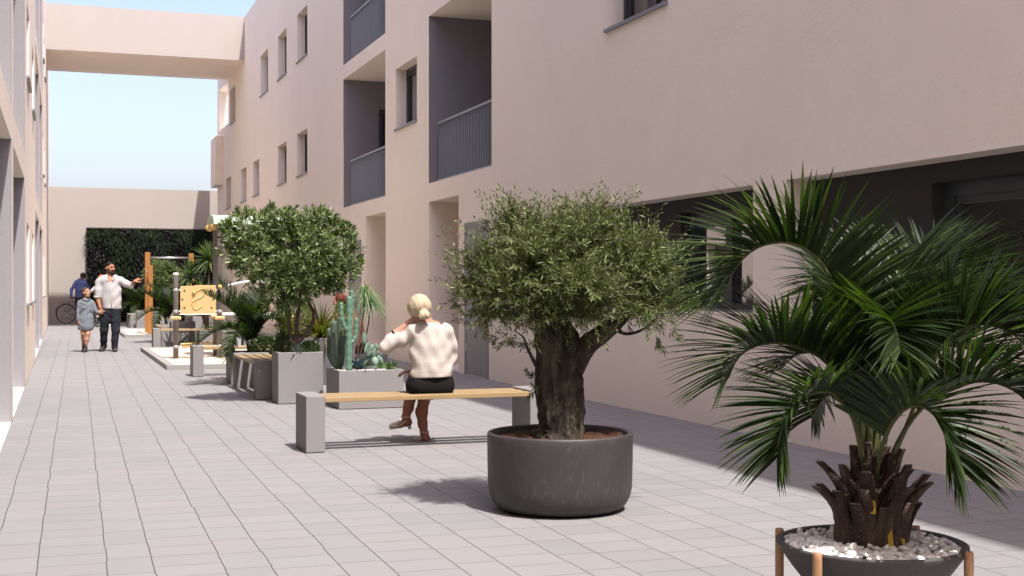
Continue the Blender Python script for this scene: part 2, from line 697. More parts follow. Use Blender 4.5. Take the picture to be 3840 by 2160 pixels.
def pot_charcoal():
    t = NT('pot_charcoal')
    a = t.noise(3.2, 6, .65, dist=.8)
    st = t.noise(30, 5, .7, st=(1, 1, .35), dist=1.2)
    sc = t.ramp(st, [(.56, 0.0), (.72, 1.0)])
    c = t.mix(a, (.020, .018, .018), (.052, .046, .046))
    c = t.mix(t.math('MULTIPLY', sc, t.math('MULTIPLY', a, .9)), c, (.115, .104, .10))
    h = t.math('ADD', t.math('MULTIPLY', st, 1.0), t.math('MULTIPLY', t.noise(90, 4), .4))
    return t.fin(c, t.mix(a, (.42, .42, .42), (.6, .6, .6)), t.bump(h, .4, .006), .4)


M['pot'] = pot_charcoal()


def bowl_mat():
    t = NT('bowl_concrete')
    v = t.n('ShaderNodeTexVoronoi')
    v.inputs['Scale'].default_value = 70
    t.t.links.new(t.co.outputs['Object'], v.inputs['Vector'])
    pit = t.ramp(v.outputs['Distance'], [(.1, 0.0), (.25, 1.0)])
    n = t.math('GREATER_THAN', t.noise(14, 3), .58)
    pit = t.math('MAXIMUM', pit, t.math('SUBTRACT', 1.0, n))
    c = t.mix(t.noise(5, 4), (.045, .043, .043), (.075, .07, .07))
    c = t.mix(pit, (.015, .014, .014), c)
    return t.fin(c, .6, t.bump(pit, .4, .003), .35)


M['bowl'] = bowl_mat()


def bark(name, c1, c2, c3, sc=12, st=(1, 1, .3), strength=.8):
    t = NT(name)
    a = t.noise(sc, 6, .65, st=st, dist=1.0)
    b = t.noise(sc * 6, 4, .7)
    v = t.n('ShaderNodeTexVoronoi')
    v.inputs['Scale'].default_value = sc * 9
    t.t.links.new(t.co.outputs['Object'], v.inputs['Vector'])
    col = t.ramp(a, [(.3, c1), (.5, c2), (.72, c3)])
    sp = t.ramp(v.outputs['Distance'], [(.1, 1.0), (.35, 0.0)])
    col = t.mix(t.math('MULTIPLY', sp, t.math('MULTIPLY', b, .55)), col, mul(c3, 1.7))
    h = t.math('ADD', a, t.math('MULTIPLY', b, .5))
    return t.fin(col, .85, t.bump(h, strength, .012), .2)


M['olive_bark'] = bark('olive_bark', (.010, .008, .006), (.034, .028, .020), (.10, .085, .058), 14, (1, 1, .35), 1.0)
M['olive_twig'] = simple('olive_twig', (.11, .095, .06), .8, .3, 20, .2)
M['tree_bark'] = bark('tree_bark', (.04, .028, .022), (.085, .06, .05), (.13, .10, .085), 10)
M['olive_leaf'] = leafmat('olive_leaf', (.080, .106, .033), .5, .24, .48, (.19, .22, .085), .3, (1.7, 1.8, .9))
M['tree_leaf'] = leafmat('tree_leaf', (.076, .116, .036), .5, .22, .40, (.30, .36, .17), .4)
M['palm_leaf'] = leafmat('palm_leaf', (.014, .027, .007), .45, .26, .42, (.052, .082, .017), .28, (2.6, 3.1, .8))
M['palm_rachis'] = simple('palm_rachis', (.060, .066, .018), .5, .3, 12, .1)
M['palm_boot'] = bark('palm_boot', (.012, .008, .008), (.045, .028, .021), (.13, .09, .07), 9, (1, 1, .18), .7)
M['boot_cut'] = simple('boot_cut', (.12, .10, .085), .9, .3, 40, .3)
M['palm_fibre'] = simple('palm_fibre', (.40, .26, .02), .8, .5, 50, .4)
M['bush_leaf'] = leafmat('bush_leaf', (.035, .065, .018), .4, .25, .35, (.11, .16, .04))
M['lime_leaf'] = leafmat('lime_leaf', (.075, .12, .022), .4, .3, .4, (.22, .24, .05))
M['sword_leaf'] = leafmat('sword_leaf', (.075, .095, .018), .45, .3, .35, (.30, .19, .03))
M['dracaena_leaf'] = leafmat('dracaena_leaf', (.055, .095, .03), .6, .25, .3, (.24, .30, .13))
M['grass_leaf'] = leafmat('grass_leaf', (.06, .12, .04), .4, .3, .4, (.26, .33, .17))
M['pony_leaf'] = leafmat('pony_leaf', (.15, .24, .12), .35, .3, .4, (.36, .44, .28))
M['agave'] = simple('agave_skin', (.10, .16, .165), .5, .25, 12, .05)
M['grey_spike'] = leafmat('grey_spike', (.10, .135, .115), .35, .15, .5, (.2, .25, .2))
M['fern_leaf'] = leafmat('fern_leaf', (.008, .019, .005), .45, .2, .6, (.02, .038, .009), .15)
M['bamboo_leaf'] = leafmat('bamboo_leaf', (.014, .030, .010), .4, .2, .5, (.035, .065, .024), .2)
M['dark_leaf'] = leafmat('dark_leaf', (.007, .007, .007), .4, .1, .55, (.022, .023, .022), .2)
M['hedge_leaf'] = leafmat('hedge_leaf', (.05, .085, .02), .4, .25, .4)
M['stem'] = simple('plant_stem', (.07, .05, .035), .8, .3, 30, .2)


def pebble_mat():
    t = NT('white_pebble')
    g = t.n('ShaderNodeNewGeometry')
    c = t.ramp(g.outputs['Random Per Island'], [(0, (.56, .53, .48)), (.5, (.72, .70, .66)), (1, (.80, .79, .76))])
    return t.fin(c, .55, t.bump(t.noise(60, 3), .08, .003), .35)


M['pebble'] = pebble_mat()


def cactus_mat(name, c, dots):
    t = NT(name)
    a = t.noise(14, 4)
    col = t.mix(a, mul(c, .75), mul(c, 1.2))
    return t.fin(col, .5, t.bump(t.noise(60, 3), .15, .003), .35)


M['cactus'] = cactus_mat('cactus_green', (.10, .185, .13), 1)
M['cactus_dark'] = cactus_mat('cactus_dark', (.052, .082, .052), 1)
M['opuntia'] = cactus_mat('opuntia_green', (.14, .215, .16), 1)
M['spine'] = simple('cactus_spine', (.34, .34, .28), .7, .1, 8, 0)


def cloth(name, c, var=.1, rough=.85, fine=300):
    t = NT(name)
    f = t.noise(6, 4)
    col = t.mix(f, mul(c, 1 - var), mul(c, 1 + var))
    h = t.math('ADD', t.math('MULTIPLY', t.noise(18, 4, dist=1.2), 1.0), t.math('MULTIPLY', t.noise(fine, 2), .1))
    return t.fin(col, rough, t.bump(h, .22, .012), .15)


def blouse():
    t = NT('check_blouse')
    sp = t.n('ShaderNodeSeparateXYZ')
    t.t.links.new(t.co.outputs['Object'], sp.inputs[0])
    wob = t.math('MULTIPLY', t.noise(9, 2), .016)
    def line(a, p, o):
        fr = t.math('FRACT', t.math('DIVIDE', t.math('ADD', t.math('ADD', a, wob), o), p))
        return t.ramp(t.math('ABSOLUTE', t.math('SUBTRACT', fr, .5)), [(.012, 1.0), (.026, 0.0)])
    l = t.math('MAXIMUM', line(sp.outputs[0], .073, 5.02), line(sp.outputs[2], .068, 5.0))
    c = t.mix(t.math('MULTIPLY', l, .42), (.43, .385, .348), (.16, .145, .135))
    h = t.noise(7, 2, dist=.4)
    return t.fin(c, .85, t.bump(h, .12, .012), .15)


def hairmat(name, c1, c2, st=(1, 1, .2)):
    t = NT(name)
    f = t.noise(60, 4, .6, st=st, dist=.8)
    return t.fin(t.mix(t.ramp(f, [(.3, 0.0), (.7, 1.0)]), c1, c2), .6, t.bump(f, .4, .005), .18)


def skin(name, c):
    t = NT(name)
    f = t.noise(25, 4)
    return t.fin(t.mix(f, mul(c, .86), mul(c, 1.1)), .55, None, .35)


M['skin_light'] = skin('skin_light', (.38, .21, .14))
M['skin_tan'] = skin('skin_tan', (.31, .14, .08))
M['skin_girl'] = skin('skin_girl', (.38, .21, .135))
M['skin_legs'] = skin('skin_legs', (.28, .115, .068))
M['blouse'] = blouse()
M['black_cloth'] = cloth('black_cloth', (.008, .008, .009))
M['white_shirt'] = cloth('white_shirt', (.36, .35, .347))
M['dark_jeans'] = cloth('dark_jeans', (.016, .018, .024), .3)
M['denim'] = cloth('grey_denim', (.145, .16, .182), .2)
M['collar_denim'] = cloth('collar_denim', (.07, .085, .11), .2)
M['shoe_brown'] = simple('dark_shoe', (.028, .022, .020), .5, .2, 30, .1)
M['cream_leather'] = simple('cream_leather', (.62, .55, .47), .45, .06, 10, .03)
M['sole_tan'] = simple('tan_sole', (.36, .20, .10), .6, .1, 10, .03)
M['blonde'] = hairmat('blonde_hair', (.30, .225, .137), (.50, .415, .30))
M['black_hair'] = hairmat('black_hair', (.003, .0025, .002), (.010, .008, .007))
M['brown_hair'] = hairmat('brown_hair', (.03, .016, .01), (.09, .05, .03))
M['red_hair'] = hairmat('red_hair', (.05, .012, .006), (.125, .034, .012))
M['blue_knit'] = cloth('blue_knit', (.13, .18, .42), .15)
M['grey_cloth'] = cloth('grey_jumper', (.30, .30, .31), .15)
M['plum_cloth'] = cloth('plum_trousers', (.055, .04, .055), .2)
M['maroon_cloth'] = cloth('maroon_trousers', (.09, .03, .03), .2)
M['beige_cloth'] = cloth('beige_jacket', (.42, .28, .21), .15)
M['scarf'] = cloth('dark_scarf', (.035, .008, .010), .3)
M['helmet_dark'] = simple('helmet_dark', (.02, .024, .035), .35, .2, 20, 0)
M['helmet_orange'] = simple('helmet_orange', (.55, .10, .02), .35, .1, 20, 0)
M['orange_sock'] = cloth('orange_sock', (.60, .20, .04))
M['bike_black'] = simple('bike_black', (.012, .012, .013), .35, .1, 10, 0)
M['bike_red'] = simple('bike_red', (.45, .015, .012), .3, .08, 10, 0)
M['tyre'] = simple('tyre_rubber', (.015, .015, .016), .8, .1, 30, 0)
M['eye'] = simple('eye_dark', (.012, .008, .006), .2, .1, 30, 0)
M['lip'] = simple('lip_skin', (.30, .10, .08), .5, .1, 30, 0)
M['red_lens'] = simple('red_reflector', (.5, .02, .02), .2, .1, 10, 0)
# ---------------------------------------------------------------- ground
RW = 5.74          # plane of the facade on one side of the court
LW0, LK = -0.449, 0.00537   # plane of the other facade: x = LW0 + LK * y
TOP = 9.95


def lwx(y): return LW0 + LK * y


m = MB()
m.quad((-250, -150, -.03), (250, -150, -.03), (250, 350, -.03), (-250, 350, -.03))
tag(m.build('ground', M['ground']), kind='structure')

PROT = -0.0161
m = MB()
ang = PROT
c_, s_ = math.cos(-ang), math.sin(-ang)
# the phase that puts a long joint where the photograph has one
P0 = Vector((-.0762, 6.18))
ox = P0.x * c_ - P0.y * s_
loc = (ox, 0)


def to_pav(x, y):
    """world to paving axes (paving object is turned by PROT)"""
    a = -PROT
    return (x * math.cos(a) - y * math.sin(a), x * math.sin(a) + y * math.cos(a))


org = to_pav(*P0)
poly = []
for x, y in [(lwx(-12) + .003, -12), (7.0, -12), (7.0, 50.4), (lwx(50.4) + .003, 50.4)]:
    q = to_pav(x, y)
    poly.append((q[0] - org[0], q[1], 0.0))
m.v = poly
m.f = [(0, 1, 2, 3)]
pav = m.build('pavement', M['paving'])
pav.rotation_euler = (0, 0, PROT)
wx, wy = org[0] * math.cos(PROT), org[0] * math.sin(PROT)
pav.location = (wx, wy, 0)
tag(pav, kind='structure')


# ---------------------------------------------------------------- facades
def facade(mb, holes, y0, y1, z0, z1, T):
    ys = sorted({y0, y1} | {q for h in holes for q in h[:2] if y0 <= q <= y1})
    zs = sorted({z0, z1} | {q for h in holes for q in h[2:4] if z0 <= q <= z1})
    for i in range(len(ys) - 1):
        for j in range(len(zs) - 1):
            yc, zc = (ys[i] + ys[i + 1]) / 2, (zs[j] + zs[j + 1]) / 2
            if any(h[0] < yc < h[1] and h[2] < zc < h[3] for h in holes): continue
            mb.quad(T(ys[i], zs[j], 0), T(ys[i + 1], zs[j], 0), T(ys[i + 1], zs[j + 1], 0), T(ys[i], zs[j + 1], 0))


def reveal(mb, h, d0, d1, T, sides='LRTB'):
    a, b, c, d = h
    if 'L' in sides: mb.quad(T(a, c, d0), T(a, d, d0), T(a, d, d1), T(a, c, d1))
    if 'R' in sides: mb.quad(T(b, c, d0), T(b, d, d0), T(b, d, d1), T(b, c, d1))
    if 'T' in sides: mb.quad(T(a, d, d0), T(b, d, d0), T(b, d, d1), T(a, d, d1))
    if 'B' in sides: mb.quad(T(a, c, d0), T(b, c, d0), T(b, c, d1), T(a, c, d1))


def tbox(mb, T, y0, y1, z0, z1, d0, d1):
    n = len(mb.v)
    for d in (d0, d1):
        mb.v += [T(y0, z0, d), T(y1, z0, d), T(y1, z1, d), T(y0, z1, d)]
    mb.f += [(n, n + 1, n + 2, n + 3), (n + 7, n + 6, n + 5, n + 4), (n, n + 4, n + 5, n + 1),
             (n + 1, n + 5, n + 6, n + 2), (n + 2, n + 6, n + 7, n + 3), (n + 3, n + 7, n + 4, n)]


def window(h, depth, T, root, mull=1, sill=True, fw=.07, sd=.035, leafs=True):
    """frame ring at the back of the reveal, a pane, and a metal sill that noses out of the wall"""
    a, b, c, d = h
    f = MB()
    c0 = c + (.035 if sill else 0)
    for y0, y1, z0, z1 in [(a, a + fw, c0, d), (b - fw, b, c0, d), (a + fw, b - fw, d - fw, d), (a + fw, b - fw, c0, c0 + fw)]:
        tbox(f, T, y0, y1, z0, z1, depth - .001, depth + .06)
    if leafs:
        # the sash, set back and thinner
        g = fw + .004
        for k in range(mull):
            w0 = a + g + (b - a - 2 * g) * k / mull
            w1 = a + g + (b - a - 2 * g) * (k + 1) / mull
            for y0, y1, z0, z1 in [(w0, w0 + .05, c0 + g, d - g), (w1 - .05, w1, c0 + g, d - g),
                                   (w0 + .05, w1 - .05, d - g - .05, d - g), (w0 + .05, w1 - .05, c0 + g, c0 + g + .05)]:
                tbox(f, T, y0, y1, z0, z1, depth + .015, depth + .055)
    w = f.build('window', M['frame'], root)
    p = MB()
    p.quad(T(a + .02, c0 + .02, depth + .045), T(b - .02, c0 + .02, depth + .045), T(b - .02, d - .02, depth + .045),
           T(a + .02, d - .02, depth + .045))
    p.build('pane', M['glass'], w)
    if sill:
        s = MB()
        tbox(s, T, a - .02, b + .02, c - .008, c + .028, -sd, depth + .01)
        s.build('sill', M['sill'], w)
    return w


def railing(y0, y1, z0, z1, dep, T, root, gap=.11):
    r = MB()
    tbox(r, T, y0, y1, z1 - .035, z1, dep, dep + .05)
    tbox(r, T, y0, y1, z0, z0 + .035, dep, dep + .05)
    n = int((y1 - y0) / gap)
    for i in range(n + 1):
        y = y0 + .01 + (y1 - y0 - .02) * i / n
        yy0, yy1 = y - .007, y + .007
        n0 = len(r.v)
        tbox(r, T, yy0, yy1, z0 + .035, z1 - .035, dep + .016, dep + .034)
    return r.build('railing', M['rail'], root)


# ---------------------------------------------------------------- apartment building with the balconies
TR = lambda y, z, d: (RW + d, y, z)
ab = thing('apartment_building', 'long beige rendered three storey block with dark recessed balconies and small square windows', 'building')
wins = [(36.66, 38.07, 6.90, 8.11), (33.57, 34.95, 6.90, 8.11), (30.65, 32.04, 6.90, 8.11), (43.60, 44.93, 6.90, 8.11),
        (44.78, 46.14, 4.05, 5.13), (41.01, 42.34, 4.05, 5.13), (38.30, 39.55, 4.05, 5.13), (33.57, 34.95, 4.05, 5.13),
        (30.65, 32.04, 4.05, 5.13), (20.78, 22.20, 4.08, 5.18), (11.46, 12.93, 4.10, 5.20), (20.78, 22.20, 6.92, 8.11),
        (11.46, 12.93, 6.92, 8.11)]
balc = [(22.95, 26.58, 2.97, 5.67), (22.95, 26.58, 5.97, 8.67), (16.88, 20.05, 2.98, 5.70), (16.88, 20.05, 5.98, 8.70)]
niche = [(18.42, 20.05, 0.0, 2.68), (22.93, 24.53, 0.0, 2.68)]
long_ = [(9.80, 14.57, 1.065, 2.18), (1.0, 9.27, 1.065, 2.18), (26.6, 30.2, 1.09, 2.18), (37.2, 41.23, 1.09, 2.12), (44.27, 45.45, 1.09, 2.15)]
holes = wins + balc + niche + long_
m = MB()
FARY = 45.5
facade(m, [h for h in holes], -12, FARY, 0, TOP, TR)
facade(m, [h for h in holes if h[1] > FARY], FARY, 48.6, 0, 7.05, TR)
for h in wins: reveal(m, h, 0, .20, TR)
for h in niche: reveal(m, h, 0, 1.3, TR, 'LRT')
for h in niche: m.quad(TR(h[0], 0, 1.3), TR(h[1], 0, 1.3), TR(h[1], 2.68, 1.3), TR(h[0], 2.68, 1.3))
for h in balc: reveal(m, h, 0, 1.7, TR, 'TB')
for h in long_[:2]: reveal(m, h, 0, .255, TR, 'LRTB')
for h in long_[2:]: reveal(m, h, 0, .255, TR, 'LRTB')
for h in long_[2:]: m.quad(TR(h[0], h[2], .255), TR(h[1], h[2], .255), TR(h[1], h[3], .255), TR(h[0], h[3], .255))
# parapet inner side, end faces, far side
m.quad(TR(-12, 9.3, .3), TR(FARY, 9.3, .3), TR(FARY, TOP, .3), TR(-12, TOP, .3))
m.quad(TR(-12, TOP, 0), TR(FARY, TOP, 0), TR(FARY, TOP, .3), TR(-12, TOP, .3))
m.quad(TR(FARY, 7.05, 0), TR(FARY, 7.05, 8), TR(FARY, TOP, 8), TR(FARY, TOP, 0))
m.quad(TR(-12, 0, 0), TR(-12, 0, 8), TR(-12, TOP, 8), TR(-12, TOP, 0))
m.quad(TR(-12, 0, 8), TR(52, 0, 8), TR(52, TOP, 8), TR(-12, TOP, 8))
m.quad(TR(48.6, 0, 0), TR(48.6, 0, 2), TR(48.6, 7.05, 2), TR(48.6, 7.05, 0))
m.build('wall', M['stucco'], ab, recalc=False)
m = MB()
m.box(RW + .3, RW + 7.99, -11.99, FARY - .02, 9.1, 9.28)
m.box(RW + .02, RW + 7.99, FARY, 48.55, 6.9, 7.02)
m.build('roof', M['white_floor'], ab)
# recess walls in grey paint
for h in balc:
    g = MB()
    a, b, c, d = h
    g.quad(TR(b - .002, c, .002), TR(b - .002, d, .002), TR(b - .002, d, .85), TR(b - .002, c, .85))
    g.quad(TR(b - .012, c, .85), TR(b - .012, d, .85), TR(b - .012, d, 1.7), TR(b - .012, c, 1.7))
    g.quad(TR(b - .002, c, .85), TR(b - .002, d, .85), TR(b - .012, d, .85), TR(b - .012, c, .85))
    g.quad(TR(a + .002, c, .002), TR(a + .002, d, .002), TR(a + .002, d, 1.7), TR(a + .002, c, 1.7))
    g.quad(TR(a, c, 1.69), TR(b, c, 1.69), TR(b, d, 1.69), TR(a, d, 1.69))
    g.build('balcony_wall', M['grey_paint'], ab, recalc=False)
    railing(a + .004, b - .32 if h[0] > 22 else b - .24, c + .01, c + .97, .08, TR, ab)
for h in balc[:2]:
    # the side door in the far cheek of the balcony
    f = MB()
    a, b, c, d = h
    f.box(RW + .76, RW + .83, b - .06, b - .014, c, c + 2.1)
    f.box(RW + .83, RW + 1.69, b - .06, b - .014, c + 2.03, c + 2.1)
    dr = f.build('door', M['frame'], ab)
    p = MB()
    p.box(RW + .84, RW + 1.68, b - .035, b - .015, c, c + 2.02)
    p.build('pane', M['glass'], dr)
for h in wins: window(h, .20, TR, ab, 2 if h[0] in (11.46,) else 1)
for h in niche:
    f = MB()
    a, b = h[0] + .15, h[1] - .15
    tbox(f, TR, a, b, 0.0, 2.2, 1.24, 1.295)
    dr = f.build('door', M['frame'], ab)
    p = MB()
    tbox(p, TR, a + .12, b - .12, .15, 2.08, 1.225, 1.238)
    p.build('pane', M['glass'], dr)
    p = MB()
    tbox(p, TR, a - .14, b + .14, .004, .045, .02, 1.2)
    p.build('threshold', M['white_floor'], ab)
# flush metal doors
for y0, y1 in [(17.0, 18.1), (24.9, 26.0)]:
    f = MB()
    for a, b, c, d in [(y0, y0 + .07, 0.005, 2.24), (y1 - .07, y1, 0.005, 2.24), (y0 + .07, y1 - .07, 2.15, 2.24)]:
        tbox(f, TR, a, b, c, d, -.012, .02)
    dr = f.build('door_frame', M['sill'], ab)
    p = MB()
    tbox(p, TR, y0 + .075, y1 - .075, .015, 2.145, -.006, .02)
    p.build('door', M['door'], dr, bevel=.004)
    p = MB()
    for z in (.35, 1.75):
        p.tube([TR(y1 - .085, z, -.012), TR(y1 - .085, z + .12, -.012)], .012, 8)
    p.build('hinge', M['steel'], dr)
    p = MB()
    p.tube([TR(y0 + .14, 1.04, -.006), TR(y0 + .14, 1.04, -.05), TR(y0 + .26, 1.04, -.05)], .010, 8)
    p.build('handle', M['steel'], dr)


# long recessed window bands at ground level: charcoal back wall with glazed doors
def glazed(y0, y1, z0, z1, posts, root):
    f = MB()
    d = .255 + .11
    for a, b, c, e in [(y0, y0 + .10, z0, z1), (y1 - .10, y1, z0, z1), (y0 + .10, y1 - .10, z1 - .10, z1)]:
        tbox(f, TR, a, b, c, e, d, d + .07)
    edges = [y0 + .10] + [q for p_ in posts for q in (p_ - .06, p_ + .06)] + [y1 - .10]
    for p_ in posts: tbox(f, TR, p_ - .06, p_ + .06, z0, z1 - .10, d - .015, d + .07)
    for i in range(0, len(edges), 2):
        a, b = edges[i], edges[i + 1]
        for q in [(a, a + .02, z0, z1 - .10), (b - .02, b, z0, z1 - .10)]:
            tbox(f, TR, *q, d + .02, d + .05)
        tbox(f, TR, a + .02, b - .02, z1 - .155, z1 - .10, d + .02, d + .05)
        tbox(f, TR, a + .02, b - .02, z0, z0 + .07, d + .02, d + .05)
    w_ = f.build('window', M['frame'], root)
    p = MB()
    p.quad(TR(y0, z0, d + .04), TR(y1, z0, d + .04), TR(y1, z1, d + .04), TR(y0, z1, d + .04))
    p.build('pane', M['glass'], w_)


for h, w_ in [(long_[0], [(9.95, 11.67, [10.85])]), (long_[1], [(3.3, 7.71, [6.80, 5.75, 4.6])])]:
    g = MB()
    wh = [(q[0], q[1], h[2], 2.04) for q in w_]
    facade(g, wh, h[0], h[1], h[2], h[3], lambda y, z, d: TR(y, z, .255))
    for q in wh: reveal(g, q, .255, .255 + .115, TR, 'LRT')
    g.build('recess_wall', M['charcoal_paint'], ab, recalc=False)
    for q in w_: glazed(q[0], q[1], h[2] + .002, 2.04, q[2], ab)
    s = MB()
    tbox(s, TR, h[0], h[1], h[2] - .001, h[2] + .012, .004, .36)
    s.build('sill', M['sill'], ab)
for h in long_[2:]:
    a, b = h[0], h[1]
    window((a + .02, a + (b - a) * .42, h[2] + .004, h[3] - .02), .10, TR, ab, 1, False)
# open corner frame and projecting bay beyond the bridge
m = MB()
m.box(RW, RW + .35, 48.25, 48.6, 7.05, 8.55)
m.box(RW, RW + .35, FARY + .02, 48.6, 8.55, 9.0)
m.box(RW - .25, RW + .05, 46.9, 48.58, 5.0, 6.75)
m.build('roof_frame', M['stucco'], ab)

# ---------------------------------------------------------------- building on the other side
TL = lambda y, z, d: (lwx(y) - d, y, z)
lb = thing('apartment_building', 'sunlit beige block seen edge on, with tall grey lined two storey recesses', 'building')
lop = [(5.0, 8.9), (9.3, 13.0), (13.52, 17.52), (24.74, 28.57), (29.42, 33.41)]
lh0 = [(a, b, 0.0, 2.69) for a, b in lop] + [(-6, -2, 0, 2.69), (-1.5, 2.5, 0, 2.69)]
lh1 = [(a, b, 3.01, 5.75) for a, b in lop]
lh2 = [(a, b, 6.05, 8.75) for a, b in lop]
lw_ = []
for a, b in [(18.67, 20.06), (22.10, 23.40), (34.6, 35.4), (37.6, 38.6)]:
    lw_ += [(a, b, 1.04, 2.18), (a, b, 4.15, 5.22), (a, b, 7.1, 8.2)]
lholes = lh0 + lh1 + lh2 + lw_
m = MB()
facade(m, lholes, -12, 52, 0, TOP, TL)
for h in lw_: reveal(m, h, 0, .20, TL)
for h in lh0: reveal(m, h, 0, 1.6, TL, 'T')
for h in lh1 + lh2: reveal(m, h, 0, 1.6, TL, 'TB')
m.quad(TL(-12, TOP, 0), TL(52, TOP, 0), TL(52, TOP, .3), TL(-12, TOP, .3))
m.quad(TL(-12, 9.3, .3), TL(52, 9.3, .3), TL(52, TOP, .3), TL(-12, TOP, .3))
m.quad(TL(-12, 0, 7), TL(52, 0, 7), TL(52, TOP, 7), TL(-12, TOP, 7))
m.quad(TL(-12, 0, 0), TL(-12, TOP, 0), TL(-12, TOP, 7), TL(-12, 0, 7))
m.quad(TL(52, 0, 0), TL(52, TOP, 0), TL(52, TOP, 7), TL(52, 0, 7))
m.build('wall', M['stucco'], lb, recalc=False)
m = MB()
n = len(m.v)
m.v = [TL(-11.9, 9.25, .3), TL(51.9, 9.25, .3), TL(51.9, 9.25, 6.9), TL(-11.9, 9.25, 6.9)]
m.f = [(0, 1, 2, 3)]
m.build('roof', M['white_floor'], lb, recalc=False)
for h in lh0 + lh1 + lh2:
    g = MB()
    a, b, c, d = h
    b -= .002; a += .002
    g.quad(TL(b, c, .002), TL(b, d, .002), TL(b, d, 1.6), TL(b, c, 1.6))
    g.quad(TL(a, c, .002), TL(a, d, .002), TL(a, d, 1.6), TL(a, c, 1.6))
    g.quad(TL(a, c, 1.59), TL(b, c, 1.59), TL(b, d, 1.59), TL(a, d, 1.59))
    g.build('recess_wall', M['left_grey'], lb, recalc=False)
for h in lh0:
    g = MB()
    g.quad(TL(h[0], .012, .0), TL(h[1], .012, .0), TL(h[1], .012, 1.6), TL(h[0], .012, 1.6))
    g.quad(TL(h[0], -.02, .0), TL(h[1], -.02, .0), TL(h[1], .012, 0), TL(h[0], .012, 0))
    g.build('threshold', M['white_floor'], lb, recalc=False)
for h in lw_: window(h, .20, TL, lb, sd=.04)
for h in lh0 + lh1[:3]:
    window((h[0] + .5, h[1] - .5, h[2] + .02, h[2] + 2.1), 1.5, TL, lb, 2, False)

# ---------------------------------------------------------------- bridge between the blocks
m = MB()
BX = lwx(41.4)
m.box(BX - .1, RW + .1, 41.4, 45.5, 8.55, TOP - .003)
br = m.build('bridge', M['stucco_sunlit'])
m = MB()
m.box(BX, RW, 41.41, 45.49, 8.543, 8.549)
m.build('soffit', M['stucco'], br)  # paler plaster copy, lifts the shaded underside by colour
tag(br, 'beige rendered bridge spanning the court high up between both blocks', 'bridge')

# ---------------------------------------------------------------- end wall and planted wall
m = MB()
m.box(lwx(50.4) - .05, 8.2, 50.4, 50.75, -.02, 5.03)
ew = m.build('boundary_wall', M['stucco_sunlit'])
tag(ew, 'tall plain beige wall closing the far end of the court', 'wall')

lv = thing('living_wall', 'dark planted green wall of ferns mounted on the far beige wall', 'green wall', (0, 50.4, 0))
GX0, GX1, GZ = 1.17, 6.3, 3.49
m = MB()
m.box(GX0, GX1, -.10, -.002, .05, GZ)
m.box(GX0 - .02, GX1, -.16, -.002, GZ, GZ + .05)
m.box(GX0 - .03, GX0, -.16, -.002, .02, GZ + .05)
m.build('backing', M['charcoal_paint'], lv)


def wallpatch(n, fn, name, mat, L, W, droop, seed, prof=None):
    r = np.random.default_rng(seed)
    P = np.stack([r.uniform(GX0, GX1, n * 3), np.full(n * 3, -.10), r.uniform(.06, GZ, n * 3)], 1)
    keep = fn(P[:, 0], P[:, 2]) + r.normal(0, .12, len(P)) > 0
    P = P[keep][:n]
    k = len(P)
    P[:, 1] -= r.uniform(0, .06, k)
    D = np.stack([r.normal(0, .75, k), -r.uniform(.35, 1, k), r.normal(.15, .6, k)], 1)
    N = np.stack([r.normal(0, .3, k), -np.ones(k), r.uniform(.2, 1.2, k)], 1)
    return leaf_obj(name, blades(P, D, N, r.uniform(.6, 1.2, k) * L, r.uniform(.7, 1.2, k) * W, droop, 3,
                                 prof or [.5, 1, .8, .05], .25), mat, lv)


def darkpatch(x, z):
    v = np.full(x.shape, -1.0)
    for cx, cz, rx, rz in [(1.55, 2.3, .55, .75), (3.25, 2.3, .45, .75), (4.5, 2.6, .4, .5), (2.6, 3.35, .3, .25), (4.1, 3.3, .25, .25),
                           (1.6, 1.2, .45, .5), (2.9, 1.5, .4, .5), (5.4, 2.2, .4, .6)]:
        v = np.maximum(v, 1 - np.sqrt(((x - cx) / rx) ** 2 + ((z - cz) / rz) ** 2))
    return v


def bamboo(x, z):
    return np.minimum(.9 - np.abs(z - .75) * 1.1, 1) + .4 * np.sin(x * 3 + 1) - 2 * np.maximum(darkpatch(x, z), 0)


wallpatch(7000, lambda x, z: -darkpatch(x, z) - np.maximum(bamboo(x, z), 0) * .8, 'fern_leaves', M['fern_leaf'], .24, .026, .5, 11)
wallpatch(4200, darkpatch, 'dark_leaves', M['dark_leaf'], .10, .05, .2, 12)
wallpatch(3800, bamboo, 'bamboo_leaves', M['bamboo_leaf'], .20, .032, .35, 13)
# ---------------------------------------------------------------- plant builders (all local to their root)
def rosette(n, L, W, el0, el1, r, droop=.2, nseg=4, prof=None, fold=.3, base=(0, 0, 0), lv=.2, upn=None):
    """blades springing from one point, elevations el0..el1 degrees"""
    az = np.arange(n) * 2.39996 + r.uniform(0, .5, n)
    el = np.radians(np.linspace(el0, el1, n) + r.normal(0, 5, n))
    D = np.stack([np.cos(el) * np.cos(az), np.cos(el) * np.sin(az), np.sin(el)], 1)
    N = np.stack([-np.sin(el) * np.cos(az), -np.sin(el) * np.sin(az), np.cos(el)], 1)
    P = np.tile(np.array(base, float), (n, 1)) + D * .01
    return blades(P, D, N, L * r.uniform(1 - lv, 1 + lv, n), W * r.uniform(.85, 1.15, n), droop * r.uniform(.6, 1.4, n), nseg,
                  prof or [.7, 1, .9, .6, .04], fold)


